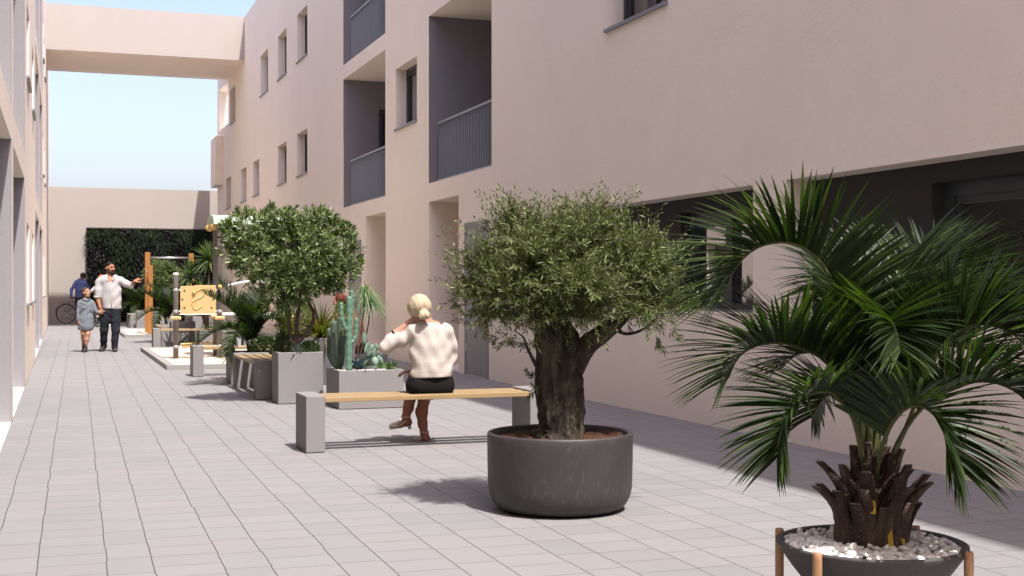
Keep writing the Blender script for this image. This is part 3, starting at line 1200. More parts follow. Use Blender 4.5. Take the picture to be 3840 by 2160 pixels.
def frond_mesh(ctrl, r, L0, W0, start=.22, n=60, vee=.55, droop=.25, tipdir=None, jitter=.1, side=None, fwd=.55):
    """pinnate frond along a smooth 3D curve. returns blade arrays and rachis points"""
    C = np.array(ctrl, float)
    # Catmull-Rom resample
    ext = np.vstack([2 * C[0] - C[1], C, 2 * C[-1] - C[-2]])
    pts = []
    for i in range(1, len(ext) - 2):
        p0, p1, p2, p3 = ext[i - 1:i + 3]
        for t in np.linspace(0, 1, 16, endpoint=False):
            pts.append(.5 * ((2 * p1) + (-p0 + p2) * t + (2 * p0 - 5 * p1 + 4 * p2 - p3) * t * t + (-p0 + 3 * p1 - 3 * p2 + p3) * t ** 3))
    pts.append(C[-1])
    pts = np.array(pts)
    seg = np.linalg.norm(np.diff(pts, axis=0), axis=1)
    s = np.concatenate([[0], np.cumsum(seg)]); s /= s[-1]
    def P(t): return np.stack([np.interp(t, s, pts[:, i]) for i in range(3)], -1)
    out = []
    # plane of the frond: side vector is horizontal, across the overall direction
    ov = C[-1] - C[0]
    sd = np.cross(ov, [0, 0, 1.0]) if side is None else np.array(side, float)
    sd = sd / np.linalg.norm(sd)
    for sg in (-1, 1):
        t = start + (1 - start) * (np.arange(n) + r.uniform(-.25, .25, n)) / n
        t = np.clip(t, 0, .999)
        p = P(t)
        tg = unit(P(np.clip(t + .01, 0, 1)) - P(np.clip(t - .01, 0, 1)))
        S_ = unit(sd[None] - tg * (tg @ sd)[:, None])
        up = unit(np.cross(S_, tg))
        up[up[:, 2] < -.9] *= 1
        u = (t - start) / (1 - start)
        f = fwd + .55 * u ** 1.5
        D = unit(S_ * sg * (1 - .25 * u)[:, None] + tg * f[:, None] + up * vee * (1 - .3 * u)[:, None] + r.normal(0, jitter, (n, 3)))
        N = unit(up - D * np.sum(up * D, 1, keepdims=True))
        L = L0 * (np.sin(np.pi * np.clip(.18 + .72 * u, 0, 1)) ** .6) * r.uniform(.88, 1.1, n)
        out.append(blades(p, D, N, L, W0 * (.55 + .45 * np.sin(np.pi * np.clip(u * .9 + .1, 0, 1))), droop * r.uniform(.6, 1.4, n), 5,
                          [.55, 1, 1, .8, .5, .03], .45))
    return join(out), pts


def az_frond(az, rise, reach, drop, base=(0, 0, 0)):
    """control points for a frond that rises, arches outward and droops"""
    c, s = math.cos(R(az)), math.sin(R(az))
    q = [(0, 0), (.10, .45), (.30, .85), (.62, 1.0), (.88, .82), (1.0, .45)]
    return [(base[0] + c * a * reach, base[1] + s * a * reach, base[2] + (b * rise if i < 4 else rise - (1 - b) * drop)) for i, (a, b) in enumerate(q)]


def palm_parts(root, fronds, seed, L0, W0, n=55, rr=.011, vee=.55, mat='palm_leaf'):
    r = np.random.default_rng(seed)
    for c in fronds:
        kw = {}
        if isinstance(c, dict):
            kw = {k: v for k, v in c.items() if k != 'c'}
            c = c['c']
        vq, pts = frond_mesh(c, r, kw.pop('L', L0), W0, n=kw.pop('n', n), vee=kw.pop('vee', vee), **kw)
        mb = MB()
        k = len(pts)
        st = max(1, k // 22)
        pp = [tuple(p) for p in pts[::st]]
        mb.tube(pp, [max(.0022, rr * (1 - .85 * i / len(pp))) for i in range(len(pp))], 7)
        rc = mb.build('rachis', M['palm_rachis'], root, True)
        leaf_obj('leaflets', vq, M[mat], rc)


def shrub_vq(r, n, c, rad, L, W, up=.5, droop=.1, prof=None, nseg=3, fold=.2, shell=.55):
    d = unit(r.normal(0, 1, (n, 3)))
    rr_ = r.uniform(shell, 1, n) ** .7
    P = np.array(c) + d * rr_[:, None] * np.array(rad)
    D = unit(d * .8 + r.normal(0, .55, (n, 3)) + np.array([0, 0, up]))
    N = unit(r.normal(0, .6, (n, 3)) + np.array([0, 0, 1.0]))
    return blades(P, D, N, r.uniform(.7, 1.25, n) * L, r.uniform(.8, 1.2, n) * W, droop, nseg, prof or [.2, 1, .85, .08], fold)


def sprig_cloud(r, P, D, nl, Ls, leafL, leafW, spread=.75, droop=.05, nseg=2, prof=None, fold=.25, curve=.25):
    """shoots with paired leaves; P, D bases and directions of the shoots. returns leaves and thin stems"""
    n = len(P)
    D = unit(D)
    Ls = np.broadcast_to(Ls, (n,))
    bend = r.normal(0, curve, (n, 3)) + np.array([0, 0, .08])
    LP, LD, LN = [], [], []
    for i in range(nl):
        t = (i + .6) / nl
        c = P + D * (Ls * t)[:, None] + bend * (Ls * t * t)[:, None]
        tg = unit(D + bend * 2 * t)
        q = unit(np.cross(tg, r.normal(0, 1, (n, 3)))) if i == 0 else unit(np.cross(tg, q))
        for sg in (-1, 1):
            LP.append(c)
            LD.append(unit(tg * (1 - spread * .5) + q * sg * spread + r.normal(0, .12, (n, 3))))
            LN.append(unit(tg * .6 + r.normal(0, .35, (n, 3)) + np.array([0, 0, .35])))
    LP, LD, LN = np.concatenate(LP), np.concatenate(LD), np.concatenate(LN)
    k = len(LP)
    lv = blades(LP, LD, LN, leafL * r.uniform(.7, 1.25, k), leafW * r.uniform(.8, 1.2, k), droop, nseg, prof, fold)
    cr = unit(np.cross(D, r.normal(0, 1, (n, 3))))
    st = blades(P, D + bend * .5, cr, Ls, .0035, 0, 3, [1, 1, .8, .4])
    return lv, st


def gnarl(name, pts, rad, mat, parent, seed=0, seg=28, rings=6, amp=.16, fs=7.0, twist=.6, smooth=True):
    """thick living-wood tube with lobes and noise"""
    C = np.array(pts, float)
    ext = np.vstack([2 * C[0] - C[1], C, 2 * C[-1] - C[-2]])
    er = np.concatenate([[rad[0]], rad, [rad[-1]]])
    P, Rr = [], []
    for i in range(1, len(ext) - 2):
        p0, p1, p2, p3 = ext[i - 1:i + 3]
        for t in np.linspace(0, 1, rings, endpoint=False):
            P.append(.5 * ((2 * p1) + (-p0 + p2) * t + (2 * p0 - 5 * p1 + 4 * p2 - p3) * t * t + (-p0 + 3 * p1 - 3 * p2 + p3) * t ** 3))
            Rr.append(er[i] * (1 - t) + er[i + 1] * t)
    P.append(C[-1]); Rr.append(rad[-1])
    mb = MB()
    mb.tube([tuple(p) for p in P], Rr, seg)
    V = []
    ctr = [Vector(p) for p in P]
    for i, v in enumerate(mb.v):
        k = min(i // seg, len(P) - 1)
        v = Vector(v)
        d = v - ctr[k]
        a = math.atan2(d.y, d.x)
        q = Vector((v.x * fs, v.y * fs, v.z * fs * .45 + seed * 3.1))
        nz = mnoise.fractal(q, 1.0, 2.0, 4)
        lob = .5 * math.sin(3 * a + twist * k * .35 + seed) + .35 * math.sin(5 * a - twist * k * .2 + seed * 2)
        rdg = -abs(mnoise.noise(Vector((v.x * fs * 1.6, v.y * fs * 1.6, v.z * fs * .35 + 9)))) * 1.2
        V.append(tuple(ctr[k] + d * (1 + amp * (lob * .6 + nz * .9 + rdg))))
    mb.v = V
    return mb.build(name, mat, parent, smooth)


# ---------------------------------------------------------------- furniture builders
def make_bench(label, loc, rz=0, group='oak and concrete benches', length=2.0, slats=(4, .084, .1193)):
    t = thing('bench', label, 'bench', loc, rz, group)
    for x in (0, length - .15):
        m = MB()
        m.box(x, x + .15, 0, .45, .004, .442)
        m.build('end_block', M['concrete'], t, bevel=.006)
    for i in range(slats[0]):
        m = MB()
        y0 = .004 + i * slats[2]
        m.box(.151, length - .151, y0, y0 + slats[1], .390, .426)
        m.build('slat', M['oak'], t, bevel=.003)
    return t


def make_planter(label, w, d, h, loc, mat='concrete', group='square concrete planters', th=.035, fill=.07, soil='soil', rz=0):
    t = thing('planter', label, 'planter', loc, rz, group)
    m = MB()
    m.box(0, w, 0, th, .004, h)
    m.box(0, w, d - th, d, .004, h)
    m.box(0, th, th, d - th, .004, h)
    m.box(w - th, w, th, d - th, .004, h)
    m.box(th, w - th, th, d - th, .02, .06)
    # one welded shell: outer wall, rim, inner wall
    m = MB()
    o = [(0, 0), (w, 0), (w, d), (0, d)]
    i_ = [(th, th), (w - th, th), (w - th, d - th), (th, d - th)]
    V = [(x, y, .004) for x, y in o] + [(x, y, h) for x, y in o] + [(x, y, h) for x, y in i_] + [(x, y, h - fill - .05) for x, y in i_]
    m.v = V
    for k in range(4):
        k2 = (k + 1) % 4
        m.f += [(k, k2, 4 + k2, 4 + k), (4 + k, 4 + k2, 8 + k2, 8 + k), (8 + k, 8 + k2, 12 + k2, 12 + k)]
    m.f += [(3, 2, 1, 0), (12, 13, 14, 15)]
    m.build('body', M[mat], t, bevel=.006)
    g = MB()
    nx = 14
    z = lambda x, y: h - fill + .012 * mnoise.noise(Vector((x * 9, y * 9, w)))
    for a in range(nx):
        for b in range(nx):
            xs = [th + (w - 2 * th) * q / nx for q in (a, a + 1)]
            ys = [th + (d - 2 * th) * q / nx for q in (b, b + 1)]
            g.quad((xs[0], ys[0], z(xs[0], ys[0])), (xs[1], ys[0], z(xs[1], ys[0])), (xs[1], ys[1], z(xs[1], ys[1])), (xs[0], ys[1], z(xs[0], ys[1])))
    g.build('soil', M[soil], t)
    return t


def pebbles(name, pts, size, r, parent=None, mat='pebble'):
    import bmesh
    b = bmesh.new()
    bmesh.ops.create_icosphere(b, subdivisions=2, radius=1)
    T = np.array([v.co for v in b.verts]); F = np.array([[v.index for v in f.verts] for f in b.faces])
    b.free()
    Vs, Fs = [], []
    for i, p in enumerate(pts):
        s = size * r.uniform(.7, 1.3)
        q = T * (np.array([1.25, .95, .62]) * r.uniform(.85, 1.15, 3)) * s
        q = q * (1 + .10 * np.sin(T @ r.normal(0, 2.2, 3) + r.uniform(0, 6)))[:, None]
        e = Euler((r.normal(0, .35), r.normal(0, .35), r.uniform(0, 6.28))).to_matrix()
        Vs.append(q @ np.array(e).T + np.array(p)); Fs.append(F + i * len(T))
    o = link_mesh(name, np_mesh(name, np.concatenate(Vs), np.concatenate(Fs)), M[mat], parent, True)
    return o
# ---------------------------------------------------------------- olive in the round pot
PX0, PY0 = 2.765, 6.90
pot = thing('plant_pot', 'large round charcoal pot holding the olive tree', 'plant pot', (PX0, PY0, 0))
m = MB()
R0, HZ = .422, .449
prof = [(.20, .012), (.30, .006), (.335, .012)]
for i in range(9):
    a = math.pi / 2 * i / 8
    prof.append((.335 + (.418 - .335) * math.sin(a), .012 + .15 * (1 - math.cos(a))))
prof += [(.421, .28), (R0, .40), (R0, HZ - .012), (R0 - .004, HZ - .003), (R0 - .012, HZ), (R0 - .022, HZ - .002), (R0 - .027, HZ - .01),
         (R0 - .030, .38), (R0 - .032, .30)]
m.lathe(prof, 96)
m.build('body', M['pot'], pot, True)
m = MB()
nr, ns = 22, 64
V, F_ = [], []
for i in range(nr + 1):
    r_ = (R0 - .0305) * i / nr
    for k in range(ns):
        q = 2 * math.pi * k / ns
        x, y = r_ * math.cos(q), r_ * math.sin(q)
        z = .415 + .028 * mnoise.fractal(Vector((x * 5, y * 5, .3)), 1, 2, 4) + .010 * mnoise.noise(Vector((x * 22, y * 22, 2)))
        z += .028 * math.exp(-((x - .22) ** 2 + (y + .05) ** 2) / .02)
        V.append((x, y, z))
for i in range(nr):
    for k in range(ns):
        k2 = (k + 1) % ns
        F_.append((i * ns + k, i * ns + k2, (i + 1) * ns + k2, (i + 1) * ns + k))
m.v, m.f = V, F_
m.build('soil', M['soil'], pot, True)

OB = Vector((PX0, PY0, .40))
olive = thing('olive_tree', 'broad olive tree with a thick gnarled trunk growing in the round charcoal pot', 'tree', OB)
OD = 7.43


def ol(u, v, dd=0.0): return at(u, v, OD + dd) - OB


r = np.random.default_rng(21)
trunk = gnarl('trunk', [ol(2100, 1640), ol(2102, 1600), ol(2094, 1500), ol(2090, 1412), ol(2096, 1335), ol(2076, 1240), ol(2062, 1150, .02), ol(2060, 1050, .05)],
              [.175, .130, .130, .140, .150, .120, .094, .06], M['olive_bark'], olive, 1, 96, 22, .24, 11, .05)
limbs = [([ol(2140, 1370, -.02), ol(2205, 1290, -.03), ol(2295, 1222, -.05), ol(2355, 1150, -.06), ol(2385, 1060, -.03), ol(2420, 980)], [.085, .062, .050, .040, .028, .014]),
         ([ol(2062, 1140), ol(1990, 1050, .05), ol(1940, 960, .08), ol(1925, 860, .1)], [.075, .045, .03, .012]),
         ([ol(2070, 1150), ol(2120, 1060, .1), ol(2190, 960, .14), ol(2240, 850, .12)], [.075, .045, .03, .012]),
         ([ol(2040, 1130, -.03), ol(1940, 1110, -.12), ol(1850, 1090, -.16), ol(1790, 1040, -.15)], [.04, .028, .02, .01]),
         ([ol(2010, 1370, -.05), ol(1975, 1300, -.1), ol(1962, 1265, -.12), ol(1930, 1240, -.12)], [.012, .008, .006, .003]),
         ([ol(2300, 1225, -.05), ol(2340, 1250, -.1), ol(2390, 1245, -.12), ol(2440, 1215, -.12), ol(2480, 1170, -.1)], [.016, .011, .009, .007, .004])]
for p_, rr in limbs:
    gnarl('limb', [tuple(q) for q in p_], rr, M['olive_bark'], olive, 3, 12, 6, .10, 14, .2)
CL = [(1931, 843, 112, 128, .0), (2119, 931, 180, 150, -.12), (2242, 838, 125, 122, .02), (1797, 1002, 105, 110, -.02), (1767, 1140, 95, 72, .0),
      (1914, 1110, 150, 110, -.22), (2119, 1060, 165, 90, -.3), (2383, 1014, 135, 130, -.08), (2490, 985, 80, 105, .05), (2512, 1170, 92, 80, -.02),
      (2412, 1200, 100, 58, -.1), (1850, 1215, 105, 42, -.1), (2080, 960, 200, 150, .25), (2300, 960, 170, 140, .25), (1900, 1010, 150, 120, .22),
      (2250, 1110, 140, 70, -.25), (1990, 980, 140, 130, -.25), (2400, 1120, 120, 80, .15), (2080, 830, 90, 60, .08), (2000, 1200, 120, 50, -.2),
      (2200, 1190, 110, 50, -.15), (2165, 1190, 95, 75, -.22), (2040, 1200, 90, 60, -.2), (2250, 1215, 70, 50, -.16)]
PXM = OD / 4800
SP, SD, SLn = [], [], []
for u, v, ru, rv, dd in CL:
    u, v, ru, rv = 2150 + (u - 2150) * .95, 1008 + (v - 1000) * .85, ru * .88, rv * .80
    n = int(18 + ru * rv / 112)
    d = unit(r.normal(0, 1, (n, 3)) + np.array([0, -.15, .25]))
    q = np.array(ol(u, v, dd)) + d * np.array([ru * PXM, ru * PXM * .85, rv * PXM]) * (r.uniform(.35, 1.0, (n, 1)) ** .5)
    SP.append(q - d * .06)
    SD.append(d * .75 + r.normal(0, .45, (n, 3)) + np.array([0, 0, .35]))
    SLn.append(r.uniform(.11, .21, n))
# long stray shoots
for u, v, a, l in [(1926, 770, 95, .17), (2020, 790, 80, .15), (2245, 790, 80, .22), (2262, 800, 95, .16), (2330, 800, 70, .16), (2395, 910, 105, .26), (2440, 930, 75, .28), (2470, 950, 105, .24),
                   (2560, 960, 50, .20), (2570, 1010, 20, .17), (2560, 1150, 45, .20), (2580, 1180, 25, .16), (1740, 960, 125, .18), (1730, 1060, 140, .17), (1720, 1150, 165, .16), (1790, 930, 120, .16),
                   (1760, 1190, 195, .12), (1820, 860, 110, .14), (2150, 800, 100, .15), (2090, 790, 85, .13), (1935, 1265, 200, .10), (1972, 1280, 215, .11), (2000, 1420, 120, .06), (2010, 1450, 225, .06),
                   (2530, 1230, -35, .13), (2480, 1250, -60, .10), (1900, 1240, 215, .10), (1860, 1250, 200, .1), (2010, 1255, 240, .08), (2210, 1240, 260, .07)]:
    u, v = 2150 + (u - 2150) * .96, 1010 + (v - 1000) * (.90 if v < 1100 else 1)
    for k in range(2):
        SP.append(np.array([ol(u + r.normal(0, 7), v + r.normal(0, 7), r.uniform(-.15, .1))]))
        an = R(a + r.normal(0, 9))
        dx = np.array([CA, -SA, 0]) * math.cos(an) + np.array([0, 0, 1]) * math.sin(an) + np.array([0, r.normal(0, .25), 0])
        SD.append(dx[None]); SLn.append(np.array([l * r.uniform(.75, 1.0)]))
SP, SD, SLn = np.concatenate(SP), np.concatenate(SD), np.concatenate(SLn)
lv_, st_ = sprig_cloud(r, SP, SD, 11, SLn, .037, .0078, .62, .06, 2, [.15, 1, .08], .15, .3)
leaf_obj('crown', lv_, M['olive_leaf'], olive)
leaf_obj('twigs', st_, M['olive_twig'], olive)

# ---------------------------------------------------------------- palm in the bowl
BD = 4.10
BX0, BY0 = at(3266, 2029, BD).x, at(3266, 2029, BD).y
KP = BD / 4.94
bowl = thing('plant_bowl', 'shallow black bowl planter on four round wooden legs with white pebbles', 'plant bowl', (BX0, BY0, 0))
m = MB()
RB, ZB = .360 * KP, CAM_H - .979 * KP
m.lathe([(.10 * KP, ZB - .245 * KP), (.155 * KP, ZB - .25 * KP), (.19 * KP, ZB - .235 * KP), (.300 * KP, ZB - .095 * KP), (.348 * KP, ZB - .022), (RB, ZB - .006), (RB, ZB), (RB - .008, ZB + .003), (RB - .024, ZB - .002), (RB - .032, ZB - .014),
         (.30 * KP, ZB - .05), (.20 * KP, ZB - .07)], 96)
m.build('bowl', M['bowl'], bowl, True)
for u, v, dd in [(3074, 2090, -.21), (2954, 1990, .165), (3598, 2090, -.18), (3432, 1990, .225)]:
    q = at(u, v, BD + dd)
    a = math.atan2(q.y - BY0, q.x - BX0)
    x, y = (RB + .0145) * math.cos(a), (RB + .0145) * math.sin(a)
    m = MB()
    m.lathe([(.0125, .0), (.0140, .004), (.0145, ZB - .012), (.0140, ZB + .006), (.0115, ZB + .009)], 20, (x, y, 0))
    m.build('leg', M['post_wood'], bowl, True)
r = np.random.default_rng(5)
pts = []
for k in range(1500):
    a, q = r.uniform(0, 6.283), math.sqrt(r.uniform(.07, 1)) * .325 * KP
    p = (q * math.cos(a), q * math.sin(a))
    if all((p[0] - s[0]) ** 2 + (p[1] - s[1]) ** 2 > .0137 ** 2 for s in pts): pts.append((p[0], p[1], ZB - .012 + r.uniform(-.006, .008) + .012 * (1 - q / .33)))
po = pebbles('pebbles', [(x + BX0, y + BY0, z) for x, y, z in pts], .0121, r)
tag(po, 'white rounded pebbles filling the black bowl under the palm', 'pebbles', kind='stuff')
m = MB()
m.lathe([(.001, ZB - .025), (RB - .033, ZB - .025)], 48)
m.build('soil', M['soil'], bowl)

PB = Vector((BX0, BY0, ZB - .02))
palm = thing('palm', 'nearest palm with arching dark green fronds rising from a black bowl', 'palm', PB)


def pl(u, v, dd=0.0): return tuple(at(u, v, BD + dd * KP) - PB)


# stem wrapped in cut leaf bases
core = MB()
core.lathe([(a * KP, b * KP) for a, b in [(.095, -.02), (.112, .05), (.108, .15), (.085, .22), (.055, .30), (.035, .36)]], 24)
trunk = core.build('trunk', M['palm_boot'], palm, True)
r = np.random.default_rng(8)
row = [(-.01, 9, .105, .20, .062, 13), (.07, 8, .102, .185, .056, 24), (.13, 7, .085, .17, .048, 20), (.19, 6, .066, .165, .038, 15), (.25, 5, .046, .14, .032, 10)]
ii = 0
for z, n, rad, L, W, tilt in row:
    z, rad, L, W = z * KP, rad * KP, L * KP, W * KP
    for k in range(n):
        a = 2 * math.pi * (k + .5 * (ii % 2) + r.uniform(-.18, .18)) / n + .3
        tl = R(tilt + r.normal(0, 6))
        out = Vector((math.cos(a), math.sin(a), 0))
        tg = Vector((-math.sin(a), math.cos(a), 0))
        LL = L * r.uniform(.8, 1.2)
        V, seg, ncr = [], 7, 9
        for i in range(seg):
            t = i / (seg - 1)
            c = out * (rad + .010 + LL * math.sin(tl) * t * t * 1.3) + Vector((0, 0, z + LL * t)) + tg * (r.normal(0, .002))
            wv = W * float(np.interp(t, [0, .18, .4, .65, 1], [.95, 1.08, .82, .50, .40])) * (1 + .06 * math.sin(5 * t + ii)) * (1.0 if i else .55)
            th = .025 * (1 - .45 * t) * (1.0 if i else .4)
            for j in range(ncr):
                q = 2 * math.pi * j / ncr
                V.append(tuple(c + tg * (wv * math.cos(q)) + out * (th * math.sin(q) - .012 * abs(math.cos(q)) * (1 - t))))
        mb = MB()
        mb.v = V
        for i in range(seg - 1):
            for j in range(ncr):
                j2 = (j + 1) % ncr
                mb.f.append((i * ncr + j, i * ncr + j2, (i + 1) * ncr + j2, (i + 1) * ncr + j))
        mb.f.append(tuple(range((seg - 1) * ncr, seg * ncr)))
        bo = mb.build('leaf_base', M['palm_boot'], trunk, True)
        cp = MB()
        top = [Vector(v) for v in V[(seg - 1) * ncr:]]
        cc = sum(top, Vector()) / ncr
        cp.v = [tuple(cc + (v - cc) * .85 + Vector((0, 0, .002)) + out * .001) for v in top] + [tuple(v) for v in top]
        cp.f = [tuple(range(ncr))] + [(i, (i + 1) % ncr, ncr + (i + 1) % ncr, ncr + i) for i in range(ncr)]
        o2 = cp.build('cut_face', M['boot_cut'], trunk)
    ii += 1
m = MB()
for a, z, hh in [(-1.70, .03, .06), (-2.15, .13, .04), (-1.25, .02, .04)]:
    o = Vector((math.cos(a), math.sin(a), 0))
    tg = Vector((-math.sin(a), math.cos(a), 0))
    c = o * .126 + Vector((0, 0, z))
    m.quad(c - tg * .006, c + tg * .011, c + tg * .009 + Vector((0, 0, hh)) - o * .012, c - tg * .008 + Vector((0, 0, hh)) - o * .012)
m.build('fibre', M['palm_fibre'], trunk)
VIEWD = (SA, CA, 0)
fr = [
    dict(c=[pl(3252, 1740), pl(3215, 1400, -.02), pl(3176, 1180, -.05), pl(3090, 1002, -.10), pl(3011, 930, -.13), pl(2926, 909, -.16), pl(2835, 932, -.19), pl(2762, 1000, -.22), pl(2712, 1110, -.24)],
         L=0.341, n=88, vee=1.05, start=.34),
    dict(c=[pl(3255, 1740, .02), pl(3190, 1480, .0), pl(3090, 1350, -.04), pl(3005, 1306, -.10), pl(2926, 1286, -.15), pl(2840, 1296, -.2), pl(2770, 1340, -.24), pl(2726, 1430, -.27)],
         L=0.318, n=77, vee=.95, start=.30),
    dict(c=[pl(3240, 1750, -.05), pl(3200, 1570, -.12), pl(3131, 1480, -.20), pl(3070, 1468, -.25), pl(3010, 1494, -.30), pl(2962, 1545, -.34), pl(2930, 1620, -.37), pl(2915, 1720, -.39)],
         L=0.259, n=69, vee=.85, start=.26),
    dict(c=[pl(3282, 1800, -.08), pl(3312, 1660, -.15), pl(3360, 1565, -.23), pl(3417, 1523, -.29), pl(3465, 1527, -.33), pl(3515, 1570, -.37), pl(3556, 1650, -.40), pl(3590, 1760, -.42)],
         L=0.286, n=71, vee=.75, start=.28),
    dict(c=[pl(3320, 1770, .02), pl(3395, 1610, .0), pl(3470, 1420, -.03), pl(3549, 1275, -.06), pl(3640, 1222, -.10), pl(3733, 1225, -.14), pl(3820, 1270, -.18), pl(3890, 1370, -.22)],
         L=0.374, n=80, vee=1.0, start=.36),
    dict(c=[pl(3315, 1770, -.04), pl(3400, 1600, -.10), pl(3500, 1490, -.17), pl(3590, 1448, -.22), pl(3680, 1430, -.27), pl(3770, 1448, -.31), pl(3850, 1505, -.35), pl(3900, 1600, -.38)],
         L=0.286, n=71, vee=.85, start=.34),
    # fronds leaning away behind
    dict(c=[pl(3270, 1740, .06), pl(3275, 1400, .16), pl(3300, 1180, .30), pl(3340, 1050, .46), pl(3400, 1000, .60), pl(3470, 1010, .70), pl(3530, 1070, .78)], L=0.352, n=69, vee=.9, start=.36),
    dict(c=[pl(3262, 1740, .06), pl(3240, 1380, .18), pl(3222, 1180, .34), pl(3190, 1060, .50), pl(3150, 1020, .62), pl(3100, 1030, .72), pl(3060, 1090, .8)], L=0.330, n=63, vee=.8, start=.34),
    dict(c=[pl(3300, 1760, .06), pl(3360, 1450, .14), pl(3440, 1290, .26), pl(3530, 1190, .38), pl(3630, 1160, .48), pl(3720, 1180, .55), pl(3790, 1250, .6)], L=0.330, n=67, vee=.8, start=.36),
    dict(c=[pl(3262, 1760, .08), pl(3240, 1600, .2), pl(3200, 1500, .32), pl(3140, 1470, .42), pl(3085, 1500, .5), pl(3045, 1570, .55)], L=0.242, n=53, vee=.5, start=.3),
    dict(c=[pl(3262, 1740, -.02), pl(3268, 1450, -.04), pl(3290, 1300, -.10), pl(3310, 1220, -.18), pl(3335, 1200, -.26), pl(3360, 1240, -.34), pl(3375, 1320, -.40)], L=0.264, n=61, vee=.8, start=.4),
    dict(c=[pl(3290, 1750, .04), pl(3310, 1450, .08), pl(3370, 1290, .12), pl(3440, 1200, .16), pl(3520, 1170, .2), pl(3600, 1200, .24)], L=0.330, n=61, vee=.9, start=.4),
    dict(c=[pl(3280, 1740, .05), pl(3300, 1400, .10), pl(3350, 1180, .2), pl(3430, 1060, .3), pl(3530, 1010, .38), pl(3640, 1040, .45), pl(3720, 1120, .5)], L=.31, n=62, vee=1.0, start=.34),
    dict(c=[pl(3275, 1760, .0), pl(3300, 1560, .02), pl(3370, 1400, .04), pl(3470, 1310, .05), pl(3590, 1300, .06), pl(3700, 1340, .07), pl(3790, 1430, .08)], L=.29, n=60, vee=.9, start=.34),
    dict(c=[pl(3260, 1760, .03), pl(3225, 1560, .05), pl(3160, 1400, .10), pl(3080, 1330, .16), pl(2990, 1330, .22), pl(2920, 1390, .26)], L=.26, n=52, vee=.8, start=.34),
    dict(c=[pl(3268, 1740, .02), pl(3262, 1420, .06), pl(3240, 1230, .10), pl(3200, 1120, .16), pl(3150, 1090, .22), pl(3100, 1120, .28)], L=.26, n=52, vee=.9, start=.36),
]
for q in fr: q['droop'] = .14; q['n'] = int(q['n'] * 1.3); q['jitter'] = .09
palm_parts(palm, fr, 31, .30, .0142, 66, .0085)

# ---------------------------------------------------------------- planted groups along the court
bench1 = make_bench('oak plank bench on two concrete blocks with the blonde woman sitting on it', (1.835, 9.85, 0), slats=(3, .098, .172))
bench2 = dup(bench1, (1.885, 18.87, 0), label='oak plank bench beside the nearer sandpit, its end block in front of the sand')
bench3 = dup(bench1, (1.93, 27.35, 0), label='oak plank bench behind the yellow play panel, at the far edge of the nearer sandpit')
bl = ['slatted bench set lengthwise behind the planter of the round crowned tree', 'slatted bench set lengthwise against a rough concrete planter, behind the play posts',
      'small slatted bench set lengthwise farthest away, beside the green wall']
GD = [(0, 0), (.02, 13.85), (.12, 27.55)]
for i, (dx, dy) in enumerate(GD):
    b_ = make_bench(bl[0], (2.625, 14.79, 0), R(90)) if i == 0 else dup(b_, (2.625 + dx, 14.79 + dy, 0), R(90), label=bl[i])

tl = ['tall square concrete planter holding the nearest round crowned tree', 'tall rough grey concrete planter standing under the yellow play panel',
      'tall concrete planter farthest away, with a drooping grass headed plant']
cl_ = ['low concrete planter filled with cacti and succulents', 'low rough concrete planter with a pale spiky rosette, behind the play posts', 'low concrete planter half hidden behind the wooden posts']
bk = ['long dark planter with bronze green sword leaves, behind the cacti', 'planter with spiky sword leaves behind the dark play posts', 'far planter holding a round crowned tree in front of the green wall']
pk = ['low planter of the feathery palm beside the nearest slatted bench', 'low planter of the palm behind the single short play post', 'low planter of the palm closest to the green wall']
for i, (dx, dy) in enumerate(GD):
    mt = 'concrete_rough' if i == 1 else 'concrete'
    make_planter(tl[i], .50, .45, .57, (2.32 + dx, 14.10 + dy, 0), mt)
    make_planter(cl_[i], .70, .67, .41, (2.82 + dx, 13.27 + dy, 0), mt, soil='soil', fill=.04)
    make_planter(bk[i], .75, 1.95, .62, (3.03 + dx, 16.75 + dy, 0), 'concrete_shaded' if i == 0 else 'concrete')
    make_planter(pk[i], .55, .55, .43, (2.20 + dx, 17.12 + dy, 0), 'concrete')

# the tree with the dense crown
k_ = .00154
tree = thing('round_tree', 'dense round crowned tree on several stems in the nearest tall planter', 'tree', (2.57, 14.33, .48), group='round crowned trees')


def tp(cx, cy, y=0.0): return ((cx - 1205) * k_, y, (1110 - cy) * k_)


for p_, rr in [([tp(1150, 1090, -.03), tp(1165, 1010, -.04), tp(1230, 960, -.05), tp(1310, 850, -.04), tp(1322, 770, -.02), tp(1290, 700), tp(1260, 600), tp(1300, 430), tp(1380, 300)], [.030, .028, .025, .023, .021, .019, .016, .011, .005]),
               ([tp(1205, 1090, .0), tp(1165, 980, .03), tp(1150, 850, .04), tp(1140, 720, .03), tp(1080, 650), tp(1000, 540), tp(920, 400), tp(860, 280)], [.028, .024, .020, .018, .016, .013, .009, .004]),
               ([tp(1225, 1090, .03), tp(1215, 980, .04), tp(1210, 850, .06), tp(1228, 720, .07), tp(1235, 560, .08), tp(1180, 380, .05), tp(1130, 230)], [.030, .026, .023, .020, .016, .011, .005]),
               ([tp(1142, 730, .03), tp(1070, 700, -.1), tp(1040, 640, -.15), tp(1050, 560, -.2)], [.016, .013, .010, .006])]:
    gnarl('trunk', p_, rr, M['tree_bark'], tree, 2, 10, 5, .10, 20, .2)
r = np.random.default_rng(77)
